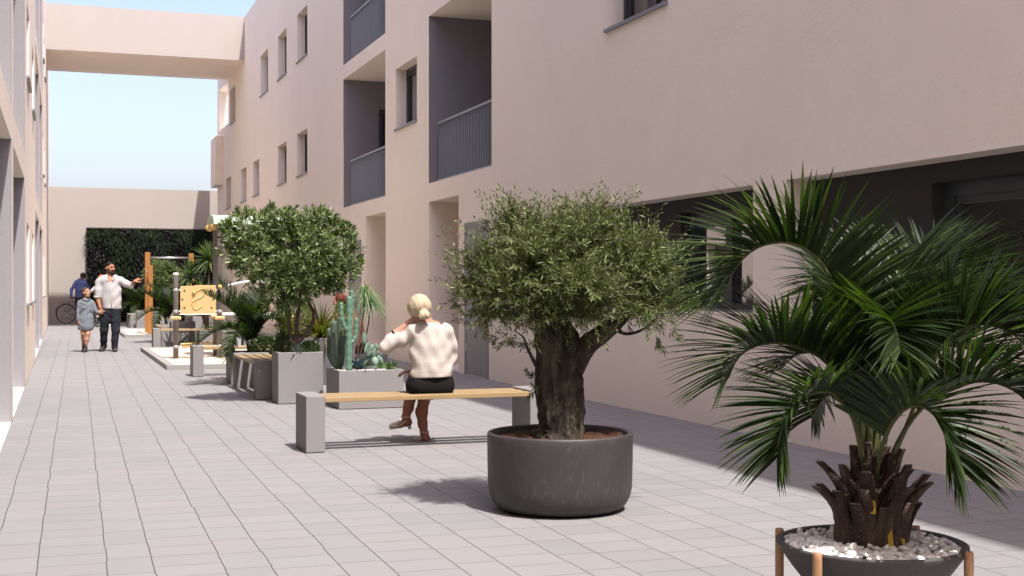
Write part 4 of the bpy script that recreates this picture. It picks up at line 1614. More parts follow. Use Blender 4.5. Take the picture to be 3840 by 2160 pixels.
TC = [(850, 210, 175, 0), (1080, 170, 175, .1), (1350, 175, 165, 0), (1545, 330, 135, .05), (1490, 480, 150, -.05), (1250, 380, 230, -.2), (900, 400, 175, -.1), (1010, 545, 140, -.15), (1200, 545, 155, -.25),
      (1410, 500, 110, -.1), (1060, 680, 100, -.05), (755, 320, 95, 0), (1150, 300, 250, .3), (1350, 420, 220, .3), (950, 330, 190, .28), (1240, 480, 190, .2), (1480, 170, 70, 0), (1590, 420, 80, 0),
      (720, 200, 60, 0), (1100, 120, 80, -.1), (1380, 100, 60, -.05), (1570, 180, 40, 0)]
CP, CD = [], []
for cx, cy, rd, y in TC:
    n = int(20 + rd * rd / 330)
    d = unit(r.normal(0, 1, (n, 3)) + np.array([0, -.15, .2]))
    CP.append(np.array(tp(cx, cy, y)) + d * rd * k_ * r.uniform(.55, 1, (n, 1)) ** .6)
    CD.append(unit(d + np.array([0, -.1, .45]) + r.normal(0, .35, (n, 3))))
CP, CD = np.concatenate(CP), np.concatenate(CD)
n = len(CP)
LP, LD, LN = [], [], []
for j in range(11):
    q = unit(np.cross(CD, r.normal(0, 1, (n, 3))))
    th = R(16 + 6.0 * j) + r.normal(0, .12, n)
    D = CD * np.cos(th)[:, None] + q * np.sin(th)[:, None]
    LP.append(CP + CD * (.028 * (1 - j / 11)) + D * .006); LD.append(D); LN.append(CD * np.sin(th)[:, None] - q * np.cos(th)[:, None])
LP, LD, LN = map(np.concatenate, (LP, LD, LN))
kk = len(LP)
leaf_obj('crown', blades(LP, LD, LN, .066 * r.uniform(.7, 1.2, kk), .0150 * r.uniform(.8, 1.2, kk), .0, 3, [.35, .7, 1, .55], .25), M['tree_leaf'], tree)
dup(tree, (3.55 + .0, 44.9, .53), .9, label='round crowned tree seen between the wooden posts, before the green wall', sc=1.0)


def shrub(name, label, cat, loc, n, rad, L, W, mat, seed, group=None, up=.5, droop=.15, stem=True, prof=None, nseg=3):
    r = np.random.default_rng(seed)
    t = thing(name, label, cat, loc, 0, group)
    leaf_obj('foliage', shrub_vq(r, n, (0, 0, rad[2] * .85), rad, L, W, up, droop, prof, nseg), M[mat], t)
    if stem:
        s = MB()
        for k in range(7):
            a = r.uniform(0, 6.28)
            e = r.uniform(.3, .8)
            s.tube([(0, 0, -.03), (math.cos(a) * rad[0] * e * .4, math.sin(a) * rad[1] * e * .4, rad[2] * .7),
                    (math.cos(a) * rad[0] * e, math.sin(a) * rad[1] * e, rad[2] * (1.1 + .4 * r.uniform()))], [.006, .005, .002], 5)
        s.build('stem', M['stem'], t)
    return t


def tuft(name, label, cat, loc, n, L, W, e0, e1, mat, seed, droop=.2, group=None, fold=.35, prof=None, layers=1, nseg=4):
    r = np.random.default_rng(seed)
    t = thing(name, label, cat, loc, 0, group)
    leaf_obj('leaves', rosette(n, L, W, e0, e1, r, droop, nseg, prof, fold), M[mat], t)
    return t


shrub('shrub', 'low dark shrub beside the blue grey succulent under the round tree', 'shrub', (2.70, 14.26, .50), 1700, (.115, .09, .10), .026, .013, 'bush_leaf', 3)
shrub('shrub', 'small feathery shrub rising behind the left edge of the round tree planter', 'shrub', (2.42, 14.40, .50), 1500, (.09, .08, .16), .034, .008, 'bush_leaf', 4)
tuft('succulent', 'blue grey finger leaved succulent at the foot of the round crowned tree', 'succulent', (2.545, 14.18, .50), 56, .15, .016, 82, 25, 'grey_spike', 5, .0, prof=[.9, 1, 1, .9, .3])
# palm behind the bench
q_ = .00187


def fp(cx, cy, y=0.0): return ((cx - 895) * q_, y, (1085 - cy) * q_)


palm2 = thing('palm', 'feathery dark palm behind the nearest slatted bench', 'palm', (2.47, 17.38, .38), 0, 'dwarf palms in planters')
fl = [dict(c=[fp(895, 1085), fp(882, 960), fp(840, 850), fp(760, 760, -.1), fp(660, 690, -.15), fp(575, 650, -.2)], L=.27, vee=.8),
      dict(c=[fp(895, 1085), fp(880, 900), fp(840, 760, .05), fp(770, 650, .1), fp(710, 585, .1), fp(680, 550, .1)], L=.27, vee=.7),
      dict(c=[fp(895, 1085), fp(925, 880, .1), fp(955, 740, .2), fp(990, 660, .3), fp(1030, 650, .4)], L=.28, vee=.7),
      dict(c=[fp(890, 1085), fp(860, 960, -.05), fp(780, 895, -.15), fp(690, 895, -.2), fp(600, 935, -.25), fp(530, 990, -.28)], L=.24, vee=.6),
      dict(c=[fp(890, 1085), fp(868, 980, -.1), fp(820, 915, -.25), fp(775, 925, -.35), fp(740, 1000, -.42), fp(722, 1085, -.45)], L=.19, vee=.5),
      dict(c=[fp(900, 1085), fp(960, 920), fp(1030, 830, -.05), fp(1090, 840, -.08), fp(1130, 910, -.1)], L=.24, vee=.6),
      dict(c=[fp(895, 1085), fp(890, 880, .15), fp(880, 740, .35), fp(860, 690, .55), fp(840, 720, .7)], L=.25, vee=.6),
      dict(c=[fp(895, 1085), fp(915, 900, -.1), fp(925, 790, -.25), fp(930, 760, -.4), fp(930, 800, -.52)], L=.22, vee=.6)]
for q in fl: q['L'] *= 1.25; q['droop'] = .12
palm_parts(palm2, fl, 41, .25, .021, 58, .009)
dup(palm2, (2.49, 31.2, .38), .15, 'dark palm behind the short play post, its fronds crossing the wooden posts')
dup(palm2, (2.60, 44.9, .38), .5, 'dark palm half hidden behind the far wooden posts')
shrub('shrub', 'glossy green shrub spilling around the foot of the palm behind the nearest bench', 'shrub', (2.62, 17.02, .40), 2200, (.19, .15, .13), .032, .017, 'bush_leaf', 6)
# long planter behind: sword leaves and lime bush
r = np.random.default_rng(9)


def swords(label, loc, n, L, seed, rz=0, mat='sword_leaf'):
    r = np.random.default_rng(seed)
    t = thing('sword_plant', label, 'plant', loc, rz, 'sword leaved plants')
    leaf_obj('leaves', join([rosette(n, L, .04, 85, 15, r, .35, 5, [.6, 1, 1, .75, .4, .03], .35), rosette(n // 2, L * .8, .035, 70, 5, r, .5, 5, [.6, 1, 1, .75, .4, .03], .35, (.07, .05, .0))]), M[mat], t)
    return t


sw = swords('clump of bronze green sword leaves behind the round tree trunks and the cacti', (3.36, 17.0, .60), 60, .66, 10)
swords('narrow bronze sword leaved clump left of the lime bush behind the tree planter', (3.10, 17.9, .58), 36, .58, 12)
dup(sw, (3.35, 30.9, .57), 1.2, 'clump of sword leaves under the dracaena heads, behind the yellow panel')
dup(sw, (3.6, 31.9, .57), 2.2, 'sword leaved clump behind the twin dark play posts')
shrub('shrub', 'loose lime green bush behind the stems of the round crowned tree', 'shrub', (3.08, 17.35, .55), 3600, (.26, .26, .36), .045, .012, 'lime_leaf', 14)
shrub('shrub', 'upright light green bush beside the seated red haired woman', 'shrub', (3.72, 17.4, .55), 1400, (.10, .14, .30), .04, .011, 'lime_leaf', 15)

# ---------------------------------------------------------------- cactus planter
CX, CY, CZ = 2.82, 13.27, .375
def cq(cx, y, cy=1340): return tuple(aty(1240 + cx / 3.45, 1000 + cy / 3.45, CY + y))


def ribbed(mb, pts, rad, ribs=9, depth=.16):
    n0 = len(mb.v)
    seg = ribs * 4
    mb.tube(pts, rad, seg)
    P = [Vector(p) for p in pts]
    for i in range(len(pts)):
        for k in range(seg):
            j = n0 + i * seg + k
            v = Vector(mb.v[j])
            mb.v[j] = tuple(P[i] + (v - P[i]) * (1 - depth * (1 - abs(math.cos(math.pi * ribs * k / seg)))))


def stem_pts(path, r0, n=26, bulge=.06, per=.085):
    """resample a path with rounded tip and segment bulges"""
    P = [Vector(p) for p in path]
    L = [0]
    for i in range(1, len(P)): L.append(L[-1] + (P[i] - P[i - 1]).length)
    out, rad = [], []
    for i in range(n + 1):
        s_ = L[-1] * (1 - (1 - i / n) ** 1.0)
        out.append(tuple(Vector([float(np.interp(s_, L, [p[a] for p in P])) for a in range(3)])))
        e = L[-1] - s_
        rr = r0 * (1 + bulge * math.sin(2 * math.pi * s_ / per))
        if e < r0: rr *= math.sqrt(max(.02, 1 - (1 - e / r0) ** 2))
        rad.append(rr)
    return out, rad


cact = thing('columnar_cactus', 'tall pale green columnar cactus with two upturned arms in the low planter', 'cactus', cq(234, .06), 0)
o = Vector(cq(234, .06))
def loc_(p): return tuple(Vector(p) - o)
m = MB()
for path, rr in [([cq(234, .06), cq(238, .06, 900), cq(243, .06, 380)], .033)]:
    ribbed(m, *stem_pts([loc_(p) for p in path], rr, 60))
m.build('stem', M['cactus'], cact, True)
for path, rr in [([cq(225, .06, 820), cq(185, .055, 790), cq(150, .05, 700), cq(138, .05, 600), cq(137, .05, 460)], .0235), ([cq(255, .06, 985), cq(300, .065, 955), cq(325, .07, 880), cq(332, .07, 655)], .0225),
                 ([cq(262, .08, 620), cq(272, .085, 540), cq(272, .085, 305)], .022)]:
    m = MB()
    ribbed(m, *stem_pts([loc_(p) for p in path], rr, 40, .07, .06))
    m.build('arm', M['cactus'], cact, True)
cact2 = thing('columnar_cactus', 'dark green clump of broad upright cactus stems at the left end of the low planter', 'cactus', cq(110, .30))
o = Vector(cq(110, .30))
r = np.random.default_rng(3)
for cx, y, top, rr, lean in [(40, .27, 690, .036, -35), (118, .36, 640, .029, 5), (170, .26, 880, .022, 40), (-20, .40, 790, .026, -60)]:
    m = MB()
    b0 = Vector(cq(112 + (cx - 110) * .35, .30, 1325)); b1 = Vector(cq(cx, y, 1150)); b2 = Vector(cq(cx, y, top))
    p_, q2 = stem_pts([b0 - o, b1 - o, b2 - o], rr, 34, .03, .2)
    q2 = [a * min(1, .35 + i / 9) for i, a in enumerate(q2)]
    ribbed(m, p_, q2, 6, .26)
    stem = m.build('stem', M['cactus_dark'], cact2, True)
    sp_ = MB()
    P_ = [Vector(p) for p in p_]
    for i in range(3, len(P_) - 1):
        for k in range(6):
            a = 2 * math.pi * (k) / 6
            # rib crest directions follow the tube frame
            j = i * 24 + k * 4
            v = Vector(m.v[j])
            sp_.ball(v, .0026, 5, 3)
    sp_.build('spines', M['spine'], stem)
pony = thing('ponytail_plant', 'two slender ringed stems with drooping pale green grass heads, in the cactus planter', 'plant', cq(345, .42), 0, 'ponytail plants')
o = Vector(cq(345, .42))
r = np.random.default_rng(4)
k3 = .00081 * 1.02
for path, hd in [([(330, 1330), (345, 1150), (395, 830), (440, 520), (452, 345)], .26), ([(360, 1330), (400, 1120), (475, 900), (515, 700), (540, 465)], .25)]:
    P_ = [((cx - 345) * k3, (0 if hd > .255 else .05), (1340 - cy) * k3) for cx, cy in path]
    m = MB()
    pp, rr = stem_pts(P_, .008, 40, .10, .012)
    m.tube(pp, [q * (1.5 if i < 3 else 1) for i, q in enumerate(rr)], 8)
    st = m.build('stem', M['stem'], pony, True)
    leaf_obj('leaves', join([rosette(170, hd, .0095, 84, -15, r, .75, 6, [.9, 1, 1, .8, .5, .3, .05], .2, P_[-1], .25)]), M['pony_leaf'], st)
dup(pony, (2.72, 41.78, .545), .3, 'drooping grass headed plant in the farthest tall planter')
op = thing('prickly_pear', 'prickly pear with small oval pads near the middle of the low planter', 'cactus', cq(560, .25))
o = Vector(cq(560, .25))
r = np.random.default_rng(6)
for cx, cy, y, a_, b_, rot in [(590, 1290, .2, 26, 60, 5), (575, 1215, .2, 34, 44, -20), (570, 1120, .22, 34, 58, 0), (470, 1050, .24, 36, 66, 28), (440, 930, .26, 24, 64, -4), (515, 1120, .25, 22, 66, 55), (540, 1040, .24, 24, 28, 0),
                               (600, 1035, .22, 22, 42, -38), (655, 1140, .22, 12, 26, -12), (520, 1080, .3, 24, 36, 15), (635, 1200, .28, 30, 48, -30), (480, 1200, .3, 26, 50, 30)]:
    m = MB()
    m.ball((0, 0, 0), 1, 18, 12, (a_ * .00108, .011, b_ * .00105))
    e = Euler((r.normal(0, .15), R(rot), r.normal(0, .5))).to_matrix()
    c = Vector(cq(cx, y, cy)) - o
    m.v = [tuple(e @ Vector(v) + c) for v in m.v]
    pd = m.build('pad', M['opuntia'], op, True)
ag = thing('agave', 'blue grey agave rosette with wide pointed leaves in the low planter', 'agave', cq(370, .13, 1335))
r = np.random.default_rng(7)
leaf_obj('leaves', rosette(24, .145, .058, 75, 8, r, -.08, 5, [.55, .8, 1, .9, .55, .03], .4), M['agave'], ag)
tuft('spiky_succulent', 'bright green spiky rosette at the right end of the low planter', 'succulent', cq(755, .14, 1340), 70, .115, .010, 80, 5, 'grass_leaf', 8, .25, 'small spiky rosettes')
tuft('spiky_succulent', 'small spiky rosette behind the blue grey agave', 'succulent', cq(415, .38, 1330), 40, .085, .009, 80, 5, 'grass_leaf', 18, .25, 'small spiky rosettes')
tuft('spiky_succulent', 'yellowish spiky rosette between the agave and the prickly pear', 'succulent', cq(480, .3, 1330), 36, .11, .009, 85, 20, 'lime_leaf', 19, .3, 'small spiky rosettes')
tuft('spiky_succulent', 'pale spiky rosette in the rough planter behind the play posts', 'succulent', (3.32, 27.25, .40), 60, .20, .018, 80, 5, 'grass_leaf', 20, .25, 'small spiky rosettes')
tuft('spiky_succulent', 'broad green rosette right of the prickly pear pads', 'succulent', cq(650, .30, 1330), 44, .12, .016, 82, 10, 'pony_leaf', 28, .2, 'small spiky rosettes')
tuft('spiky_succulent', 'dark rosette at the back corner of the cactus planter', 'succulent', cq(820, .45, 1325), 46, .10, .012, 82, 8, 'bush_leaf', 29, .2, 'small spiky rosettes')
r = np.random.default_rng(61)
pts = [(CX + r.uniform(.045, .655), CY + r.uniform(.045, .625), CZ - .002 + r.uniform(-.004, .006)) for _ in range(900)]
po = pebbles('gravel', pts, .009, r)
tag(po, 'white gravel covering the soil of the cactus planter', 'gravel', kind='stuff')
# dracaena in the second low planter
drc = thing('dracaena', 'dracaena with two spiky heads of striped sword leaves beside the tall play posts', 'plant', (3.05, 27.55, .36))
r = np.random.default_rng(62)
for x, y, h_, L, n in [(.03, .0, 1.50, .50, 110), (-.34, .12, 1.16, .44, 90), (-.14, -.05, .80, .46, 80)]:
    m = MB()
    m.tube([(0, 0, -.03), (x * .4, y * .4, h_ * .4), (x, y, h_)], [.03, .026, .022], 10)
    st = m.build('trunk', M['tree_bark'], drc, True)
    leaf_obj('leaves', rosette(n, L, .042, 88, -35, r, .18, 5, [.6, .9, 1, .75, .4, .03], .35, (x, y, h_), .15), M['dracaena_leaf'], st)

# hedge standing in a recess of the opposite block: seen mirrored in the glazing
hd = thing('hedge', 'clipped leafy hedge standing in the opposite recess, mirrored in the ground floor glazing', 'hedge', (lwx(15.5) - .95, 15.5, 0))
r = np.random.default_rng(63)
n = 9000
P = np.stack([r.uniform(-.3, .3, n), r.uniform(-1.9, 1.9, n), r.uniform(.05, 2.25, n)], 1)
P[: n // 2, 0] = .3 - np.abs(r.normal(0, .03, n // 2))
leaf_obj('foliage', blades(P, unit(r.normal(0, .7, (n, 3)) + np.array([.6, 0, .4])), r.normal(0, .5, (n, 3)) + np.array([0, 0, 1.0]), .07 * r.uniform(.7, 1.2, n), .032, .1, 3, [.3, 1, .8, .05], .2), M['hedge_leaf'], hd)
m = MB()
m.box(-.22, .22, -1.8, 1.8, .1, 2.1)
m.build('branches', M['stem'], hd)
# ---------------------------------------------------------------- sandpits
def sandpit(label, x0, x1, y0, y1, mat='sand'):
    t = thing('sandpit', label, 'sandpit', (x0, y0, 0), 0, 'sandpits')
    w, d = x1 - x0, y1 - y0
    k = MB()
    b = .13
    o = [(0, 0), (w, 0), (w, d), (0, d)]
    i_ = [(b, b), (w - b, b), (w - b, d - b), (b, d - b)]
    k.v = [(x, y, .002) for x, y in o] + [(x, y, .075) for x, y in o] + [(x, y, .075) for x, y in i_] + [(x, y, .02) for x, y in i_]
    for j in range(4):
        j2 = (j + 1) % 4
        k.f += [(j, j2, 4 + j2, 4 + j), (4 + j, 4 + j2, 8 + j2, 8 + j), (8 + j, 8 + j2, 12 + j2, 12 + j)]
    k.build('kerb', M['kerb'], t, bevel=.006)
    g = MB()
    nx, ny = 40, 60
    f = lambda x, y: .052 + .010 * mnoise.fractal(Vector((x * 2.5, y * 2.5, x0)), 1, 2, 4)
    for a in range(nx + 1):
        for c in range(ny + 1):
            x, y = b + (w - 2 * b) * a / nx, b + (d - 2 * b) * c / ny
            g.v.append((x, y, f(x, y)))
    for a in range(nx):
        for c in range(ny):
            g.f.append((a * (ny + 1) + c, (a + 1) * (ny + 1) + c, (a + 1) * (ny + 1) + c + 1, a * (ny + 1) + c + 1))
    g.build('sand', M[mat], t, True)
    return t


sandpit('nearer sandpit with pale sand, under the play frame', 1.66, 5.3, 20.65, 27.1)
sandpit('farther sandpit with pale sand, under the wooden pull up posts', 1.71, 5.3, 34.4, 40.2)

# ---------------------------------------------------------------- play frame
pf = thing('play_frame', 'grey post play frame with a yellow maze panel and a pale green barrel roof', 'play equipment', (2.03, 22.9, 0))
XB, XD = .71, 1.93
def post(x, y, h):
    m = MB()
    m.lathe([(.046, .03), (.046, h - .03), (.046, h - .004), (.040, h)], 24, (x, y, 0))
    p = m.build('post', M['play_post'], pf, True)
    c = MB()
    c.lathe([(.048, h - .028), (.048, h + .004), (.036, h + .014)], 24, (x, y, 0))
    c.build('cap', M['white_plastic'], p, True)
    return p
def band(p, x, y, z, s=1):
    c = MB()
    c.lathe([(.0475, z - .022), (.0500, z - .020), (.0500, z + .020), (.0475, z + .022)], 24, (x, y, 0))
    c.build('band', M['steel'], p, True)
    k = MB()
    k.ball((x + s * .075, y - .012, z), .021, 12, 8)
    k.build('knob', M['white_plastic'], p, True)
    k = MB()
    k.box(x + min(0, s * .07), x + max(0, s * .07), y - .012, y + .008, z - .014, z + .014)
    k.build('bracket', M['steel'], p)
def clamp(p, x, y, z):
    c = MB()
    c.box(x - .088, x + .088, y - .07, y + .07, z - .033, z + .033)
    o_ = c.build('clamp', M['yellow2'], p, bevel=.022)
    k = MB()
    for dx in (-.028, .028):
        k.lathe([(.014, 0), (.014, .004), (.010, .005)], 12)
        q = k.v[-36:]
        k.v[-36:] = [(x + dx + a, y - .0715 - c2, z + b) for a, b, c2 in q]
    k.build('bolt', M['steel'], p)
pA = post(-.035, 0, 1.53); pB = post(XB, 0, 2.42); pC = post(XB + .02, .78, 2.42)
pD = post(XD, 0, 2.42); pE = post(XD + .02, .78, 2.42)
for p, x, y, s in [(pA, -.035, 0, 1), (pB, XB, 0, -1)]:
    for z in (1.245, .875, .26): band(p, x, y, z, s)
    clamp(p, x, y, .755)
clamp(pC, XB + .02, .78, .765); clamp(pD, XD, 0, .755)
band(pB, XB, 0, 2.36, 1); band(pC, XB + .02, .78, 2.36, -1)
# panel with its slanting upper edge
m = MB()
x0, x1 = .036, XB - .066
m.prism([(x0, .838), (x1, .838), (x1, 1.325), (x0 + .27, 1.33), (x0 + .22, 1.315), (x0, 1.312)], -.032, -.004, 'y')
panel = m.build('panel', M['yellow'], pf, bevel=.006)
g = MB()
path = [(.215, .725), (.36, .83), (.40, .905), (.52, .925), (.60, .90), (.62, .80), (.575, .70), (.36, .53), (.29, .45), (.31, .30), (.35, .18), (.42, .14), (.55, .22), (.64, .30)]
path = [(.38, .73), (.48, .80), (.57, .87), (.64, .88), (.685, .80), (.68, .70), (.63, .63), (.50, .53), (.36, .44), (.31, .38), (.34, .25), (.38, .15), (.44, .13), (.54, .21), (.62, .28)]
W_, H_ = x1 - x0, .49
pts_ = [(x0 + W_ * a, -.0325, .84 + H_ * b) for a, b in path]
g.tube(pts_, .012, 8)
gr = g.build('groove', M['groove'], panel, True)
g2 = MB()
g2.tube([(p[0] + .004, -.0365, p[2] - .005) for p in pts_], .0092, 8)
g2.build('groove_shade', M['yellow2'], panel, True)
g = MB()
g.ball((x0 + W_ * .38, -.05, .84 + H_ * .74), .032, 16, 10)
g.build('knob', M['yellow2'], panel, True)
g = MB()
g.ball((x0 + W_ * .56, -.045, .84 + H_ * .575), .012, 12, 8)
g.build('knob', M['white_plastic'], panel, True)
g = MB()
for a, b in [(.115, .80), (.06, .49), (.115, .19), (.875, .80), (.925, .49), (.875, .19)]:
    c = (x0 + W_ * a, .84 + H_ * b)
    n0 = len(g.v)
    for k in range(16):
        q = 2 * math.pi * k / 16
        g.v.append((c[0] + .017 * math.cos(q), -.0335, c[1] + .019 * math.sin(q)))
    g.f.append(tuple(range(n0, n0 + 16)))
g.build('hole', M['black_plastic'], panel)
m = MB()
m.box(.02, XB - .05, -.045, .008, .815, .832)
m.build('ledge', M['white_plastic'], pf, bevel=.003)
for (a, b, z) in [((.05, 0), (XB - .05, 0), .26), ((.05, .02), (XB - .03, .76), .30)]:
    m = MB()
    m.tube([(a[0], a[1], z), (b[0], b[1], z)], .017, 10)
    m.build('rung', M['yellow2'], pf, True)
m = MB()
m.tube([(XB + .05, -.01, 1.30)] + [(XB + .05 + 1.12 * t, -.03, 1.30 + .10 * math.sin(math.pi * t)) for t in np.linspace(.05, 1, 14)], .02, 10)
m.build('handrail', M['steel'], pf, True)
m = MB()
m.box(XB + .04, XD + .06, .04, .76, .80, .835)
m.build('platform', M['white_plastic'], pf, bevel=.004)
m = MB()
m.ball((XB + .0, -.055, 1.30), .038, 14, 8)
m.build('knob', M['yellow2'], pf, True)
m = MB()
N_ = 18
for i in range(N_ + 1):
    t = math.pi * i / N_
    for rr in (1.0, .955):
        yy, zz = .39 - .50 * math.cos(t) * rr, 2.43 + .15 * math.sin(t) * rr
        m.v += [(XB - .11, yy, zz), (XD + .12, yy, zz)]
for i in range(N_):
    a = i * 4
    m.f += [(a, a + 1, a + 5, a + 4), (a + 2, a + 6, a + 7, a + 3), (a, a + 4, a + 6, a + 2), (a + 1, a + 3, a + 7, a + 5)]
roof = m.build('roof', M['pale_green'], pf, True)
m = MB()
m.box(XB - .115, XD + .125, -.125, -.105, 2.395, 2.455)
m.box(XB - .115, XD + .125, .885, .905, 2.395, 2.455)
m.build('fascia', M['pale_green'], pf, bevel=.004)
m = MB()
for x, y in [(XB - .08, .02), (XB - .10, .62)]:
    m.ball((x, y, 2.36), .075, 14, 9, (1, .5, .85))
m.build('ornament', M['yellow2'], pf, True)

# ---------------------------------------------------------------- pull up posts
pu = thing('pull_up_frame', 'three orange timber posts with a steel pull up bar over the farther sandpit', 'exercise frame', (2.43, 36.6, 0))
for x, y, h in [(0, 0, 2.26), (-.02, -1.33, 1.88), (1.17, .0, 2.24)]:
    m = MB()
    m.box(x - .066, x + .066, y - .066, y + .066, .03, h)
    m.build('post', M['pine'], pu, bevel=.008)
m = MB()
m.tube([(.06, 0, 2.12), (1.11, 0, 2.12)], .022, 12)
m.build('bar', M['steel'], pu, True)
m = MB()
m.tube([(-.02, -1.27, 1.62), (-.0, -.06, 1.62)], .02, 10)
m.build('bar', M['steel'], pu, True)
m = MB()
m.box(-.03, .02, -.075, -.066, 1.70, 1.82)
m.build('bracket', M['steel'], pu)
# ---------------------------------------------------------------- people
def hand(b, wrist, d, n, s=1.0, curl=.5, point=False, thumb=1, k=.006):
    """palm, four bent fingers and a thumb. d: pointing direction, n: palm normal (fingers bend towards it)"""
    d = Vector(d).normalized(); n = Vector(n); n = (n - d * n.dot(d)).normalized()
    t = d.cross(n)
    w = Vector(wrist)
    for o in (-.024, -.008, .008, .024):
        b.cap(w + t * o * .6 * s, w + d * .085 * s + t * o * s, .014 * s, .0125 * s, .012 * s)
    Ls = [(.026, .040, .024, .019, .0088), (.009, .045, .028, .021, .0092), (-.009, .041, .026, .020, .0088), (-.026, .032, .020, .017, .0078)]
    for i, (o, a, bb, c, r_) in enumerate(Ls):
        p = w + d * (.088 - .004 * abs(i - 1)) * s + t * o * s * thumb
        cu = curl if not (point and i == 0) else .05
        if point and i > 0: cu = 1.35
        q = d.copy()
        ang = 0
        pts = [p]
        for j, L in enumerate((a, bb, c)):
            ang += cu * (.75 if j == 0 else 1.0) * (1 + .08 * i)
            q = (d * math.cos(ang) + n * math.sin(ang) + t * o * 1.5 * thumb).normalized()
            pts.append(pts[-1] + q * L * s)
        b.chain(pts, [r_ * s, r_ * s * .95, r_ * s * .88, r_ * s * .75], k * s)
    p = w + d * .022 * s + t * .028 * s * thumb
    q = (d * .7 + t * .75 * thumb + n * .3).normalized()
    p2 = p + q * .038 * s
    q2 = (d * .9 + t * .15 * thumb + n * (.3 + .4 * curl)).normalized()
    b.chain([p, p2, p2 + q2 * .03 * s, p2 + (q2 + n * .3).normalized() * .055 * s], [.0135 * s, .0115 * s, .0105 * s, .0085 * s], k * 1.5 * s)


def head(b, c, f, s=1.0, up=(0, 0, 1), ears=True):
    """skull, jaw, nose, brow, cheeks, chin and ears; c centre of the skull, f facing direction"""
    f = Vector(f).normalized(); u = Vector(up); u = (u - f * u.dot(f)).normalized(); l = u.cross(f)
    Rm = np.array([list(l), list(f), list(u)]).T
    C = Vector(c)
    P = lambda x, y, z: C + l * x * s + f * y * s + u * z * s
    b.ell(P(0, -.012, .025), (.074 * s, .092 * s, .088 * s), .02 * s, Rm)
    b.ell(P(0, .030, -.040), (.060 * s, .060 * s, .078 * s), .03 * s, Rm)
    b.ell(P(0, .062, -.095), (.024 * s, .022 * s, .018 * s), .025 * s, Rm)
    b.cap(P(0, .088, .008), P(0, .107, -.028), .0085 * s, .0135 * s, .012 * s)
    for sg in (-1, 1):
        b.ell(P(.036 * sg, .066, -.022), (.022 * s, .018 * s, .020 * s), .02 * s, Rm)
        b.cap(P(.014 * sg, .086, .026), P(.046 * sg, .074, .022), .009 * s, .008 * s, .012 * s)
        b.cap(P(.009 * sg, .100, -.030), P(.010 * sg, .094, -.034), .0075 * s, .006 * s, .006 * s)
        if ears:
            b.ell(P(.077 * sg, -.006, -.010), (.010 * s, .018 * s, .032 * s), .008 * s, Rm)
    b.cap(P(-.022, .088, -.062), P(.022, .088, -.062), .0075 * s, .0075 * s, .008 * s)
    return P


def face_parts(P, root, s=1.0, brow='black_hair', lip='lip'):
    m = MB()
    for sg in (-1, 1):
        m.ball(P(.031 * sg, .0805, .007), .0115 * s, 10, 6, (1.2, 1, .6))
    m.build('eyes', M['eye'], root, True)
    m = MB()
    for sg in (-1, 1):
        m.tube([P(.014 * sg, .094, .026), P(.030 * sg, .092, .034), P(.050 * sg, .079, .027)], [.004 * s, .005 * s, .0025 * s], 6)
    m.build('eyebrows', M[brow], root, True)
    m = MB()
    m.tube([P(-.024, .092, -.061), P(-.01, .0985, -.061), P(.01, .0985, -.061), P(.024, .092, -.061)], [.002 * s, .0045 * s, .0045 * s, .002 * s], 6)
    m.build('lips', M[lip], root, True)


def wrinkle(a, f, seed=0.0):
    return lambda X, Y, Z: a * np.sin(f * Z + 2.2 * np.sin(f * .45 * X + seed) + 1.5 * np.sin(f * .4 * Y)) * (.6 + .4 * np.sin(f * .33 * X + 2 * seed + f * .2 * Z))


# ---- woman on the bench
WO = Vector((2.80, 10.05, 0))
def wq(u, v, dy=0.0): return aty(u, v, WO.y + dy) - WO
wm = thing('person', 'blonde woman in a cream checked blouse sitting on the nearest bench, back turned', 'person', WO)
b = Body(.02)
hc = wq(1573, 1156, .015)
FW = Vector((-.35, .93, -.05))
Pw = head(b, hc, FW, 1.0, (-.16, 0, 1))
b.chain([wq(1588, 1185, .0), wq(1602, 1222, -.01)], [.052, .058], .03)
b.chain([wq(1590, 1228), wq(1635, 1232), wq(1680, 1245, .0)], [.05, .05, .04], .03)
b.chain([wq(1560, 1240), wq(1544, 1250, .01), wq(1446, 1300, .08)], [.045, .042, .040], .02)
b.chain([wq(1446, 1298, .08), wq(1484, 1254, .08), wq(1526, 1218, .05)], [.042, .037, .026], .02)
hand(b, wq(1527, 1217, .05), Vector((.80, -.35, .50)), Vector((.35, .75, .1)), .95, .22, False, -1)
b.chain([wq(1684, 1248), wq(1686, 1330, .03), wq(1650, 1385, .22), wq(1560, 1394, .20)], [.038, .034, .032, .026], .02)
hand(b, wq(1560, 1394, .20), Vector((-1, -.05, .05)), Vector((0, -.2, -1)), .95, .35, False, 1)
b.chain([wq(1612, 1262), wq(1614, 1440)], [.125, .13], .03, ((0, 1, 0), .75))
# legs
b.chain([wq(1640, 1450, .05), wq(1606, 1462, .40)], [.085, .062], .03)
b.chain([wq(1606, 1466, .40), wq(1590, 1500, .395), wq(1581, 1545, .37), wq(1585, 1590, .33), wq(1591, 1624, .30)], [.0545, .0465, .049, .0375, .0305], .02)
b.chain([wq(1585, 1440, .05), wq(1548, 1440, .46)], [.085, .062], .03)
b.chain([wq(1548, 1446, .46), wq(1537, 1498, .45), wq(1531, 1530, .44), wq(1522, 1562, .42)], [.0535, .0445, .043, .031], .02)
hB, tB = wq(1600, 1647, .29), wq(1556, 1650, .36)
b.chain([wq(1592, 1630, .30), wq(1598, 1646, .285), wq(1575, 1650, .335), tB], [.034, .030, .028, .018], .015)
b.chain([wq(1522, 1562, .42), wq(1530, 1585, .41), wq(1500, 1592, .44), wq(1466, 1600, .48)], [.033, .031, .028, .016], .015)
b.build('body', M['skin_light'], wm, .0062)
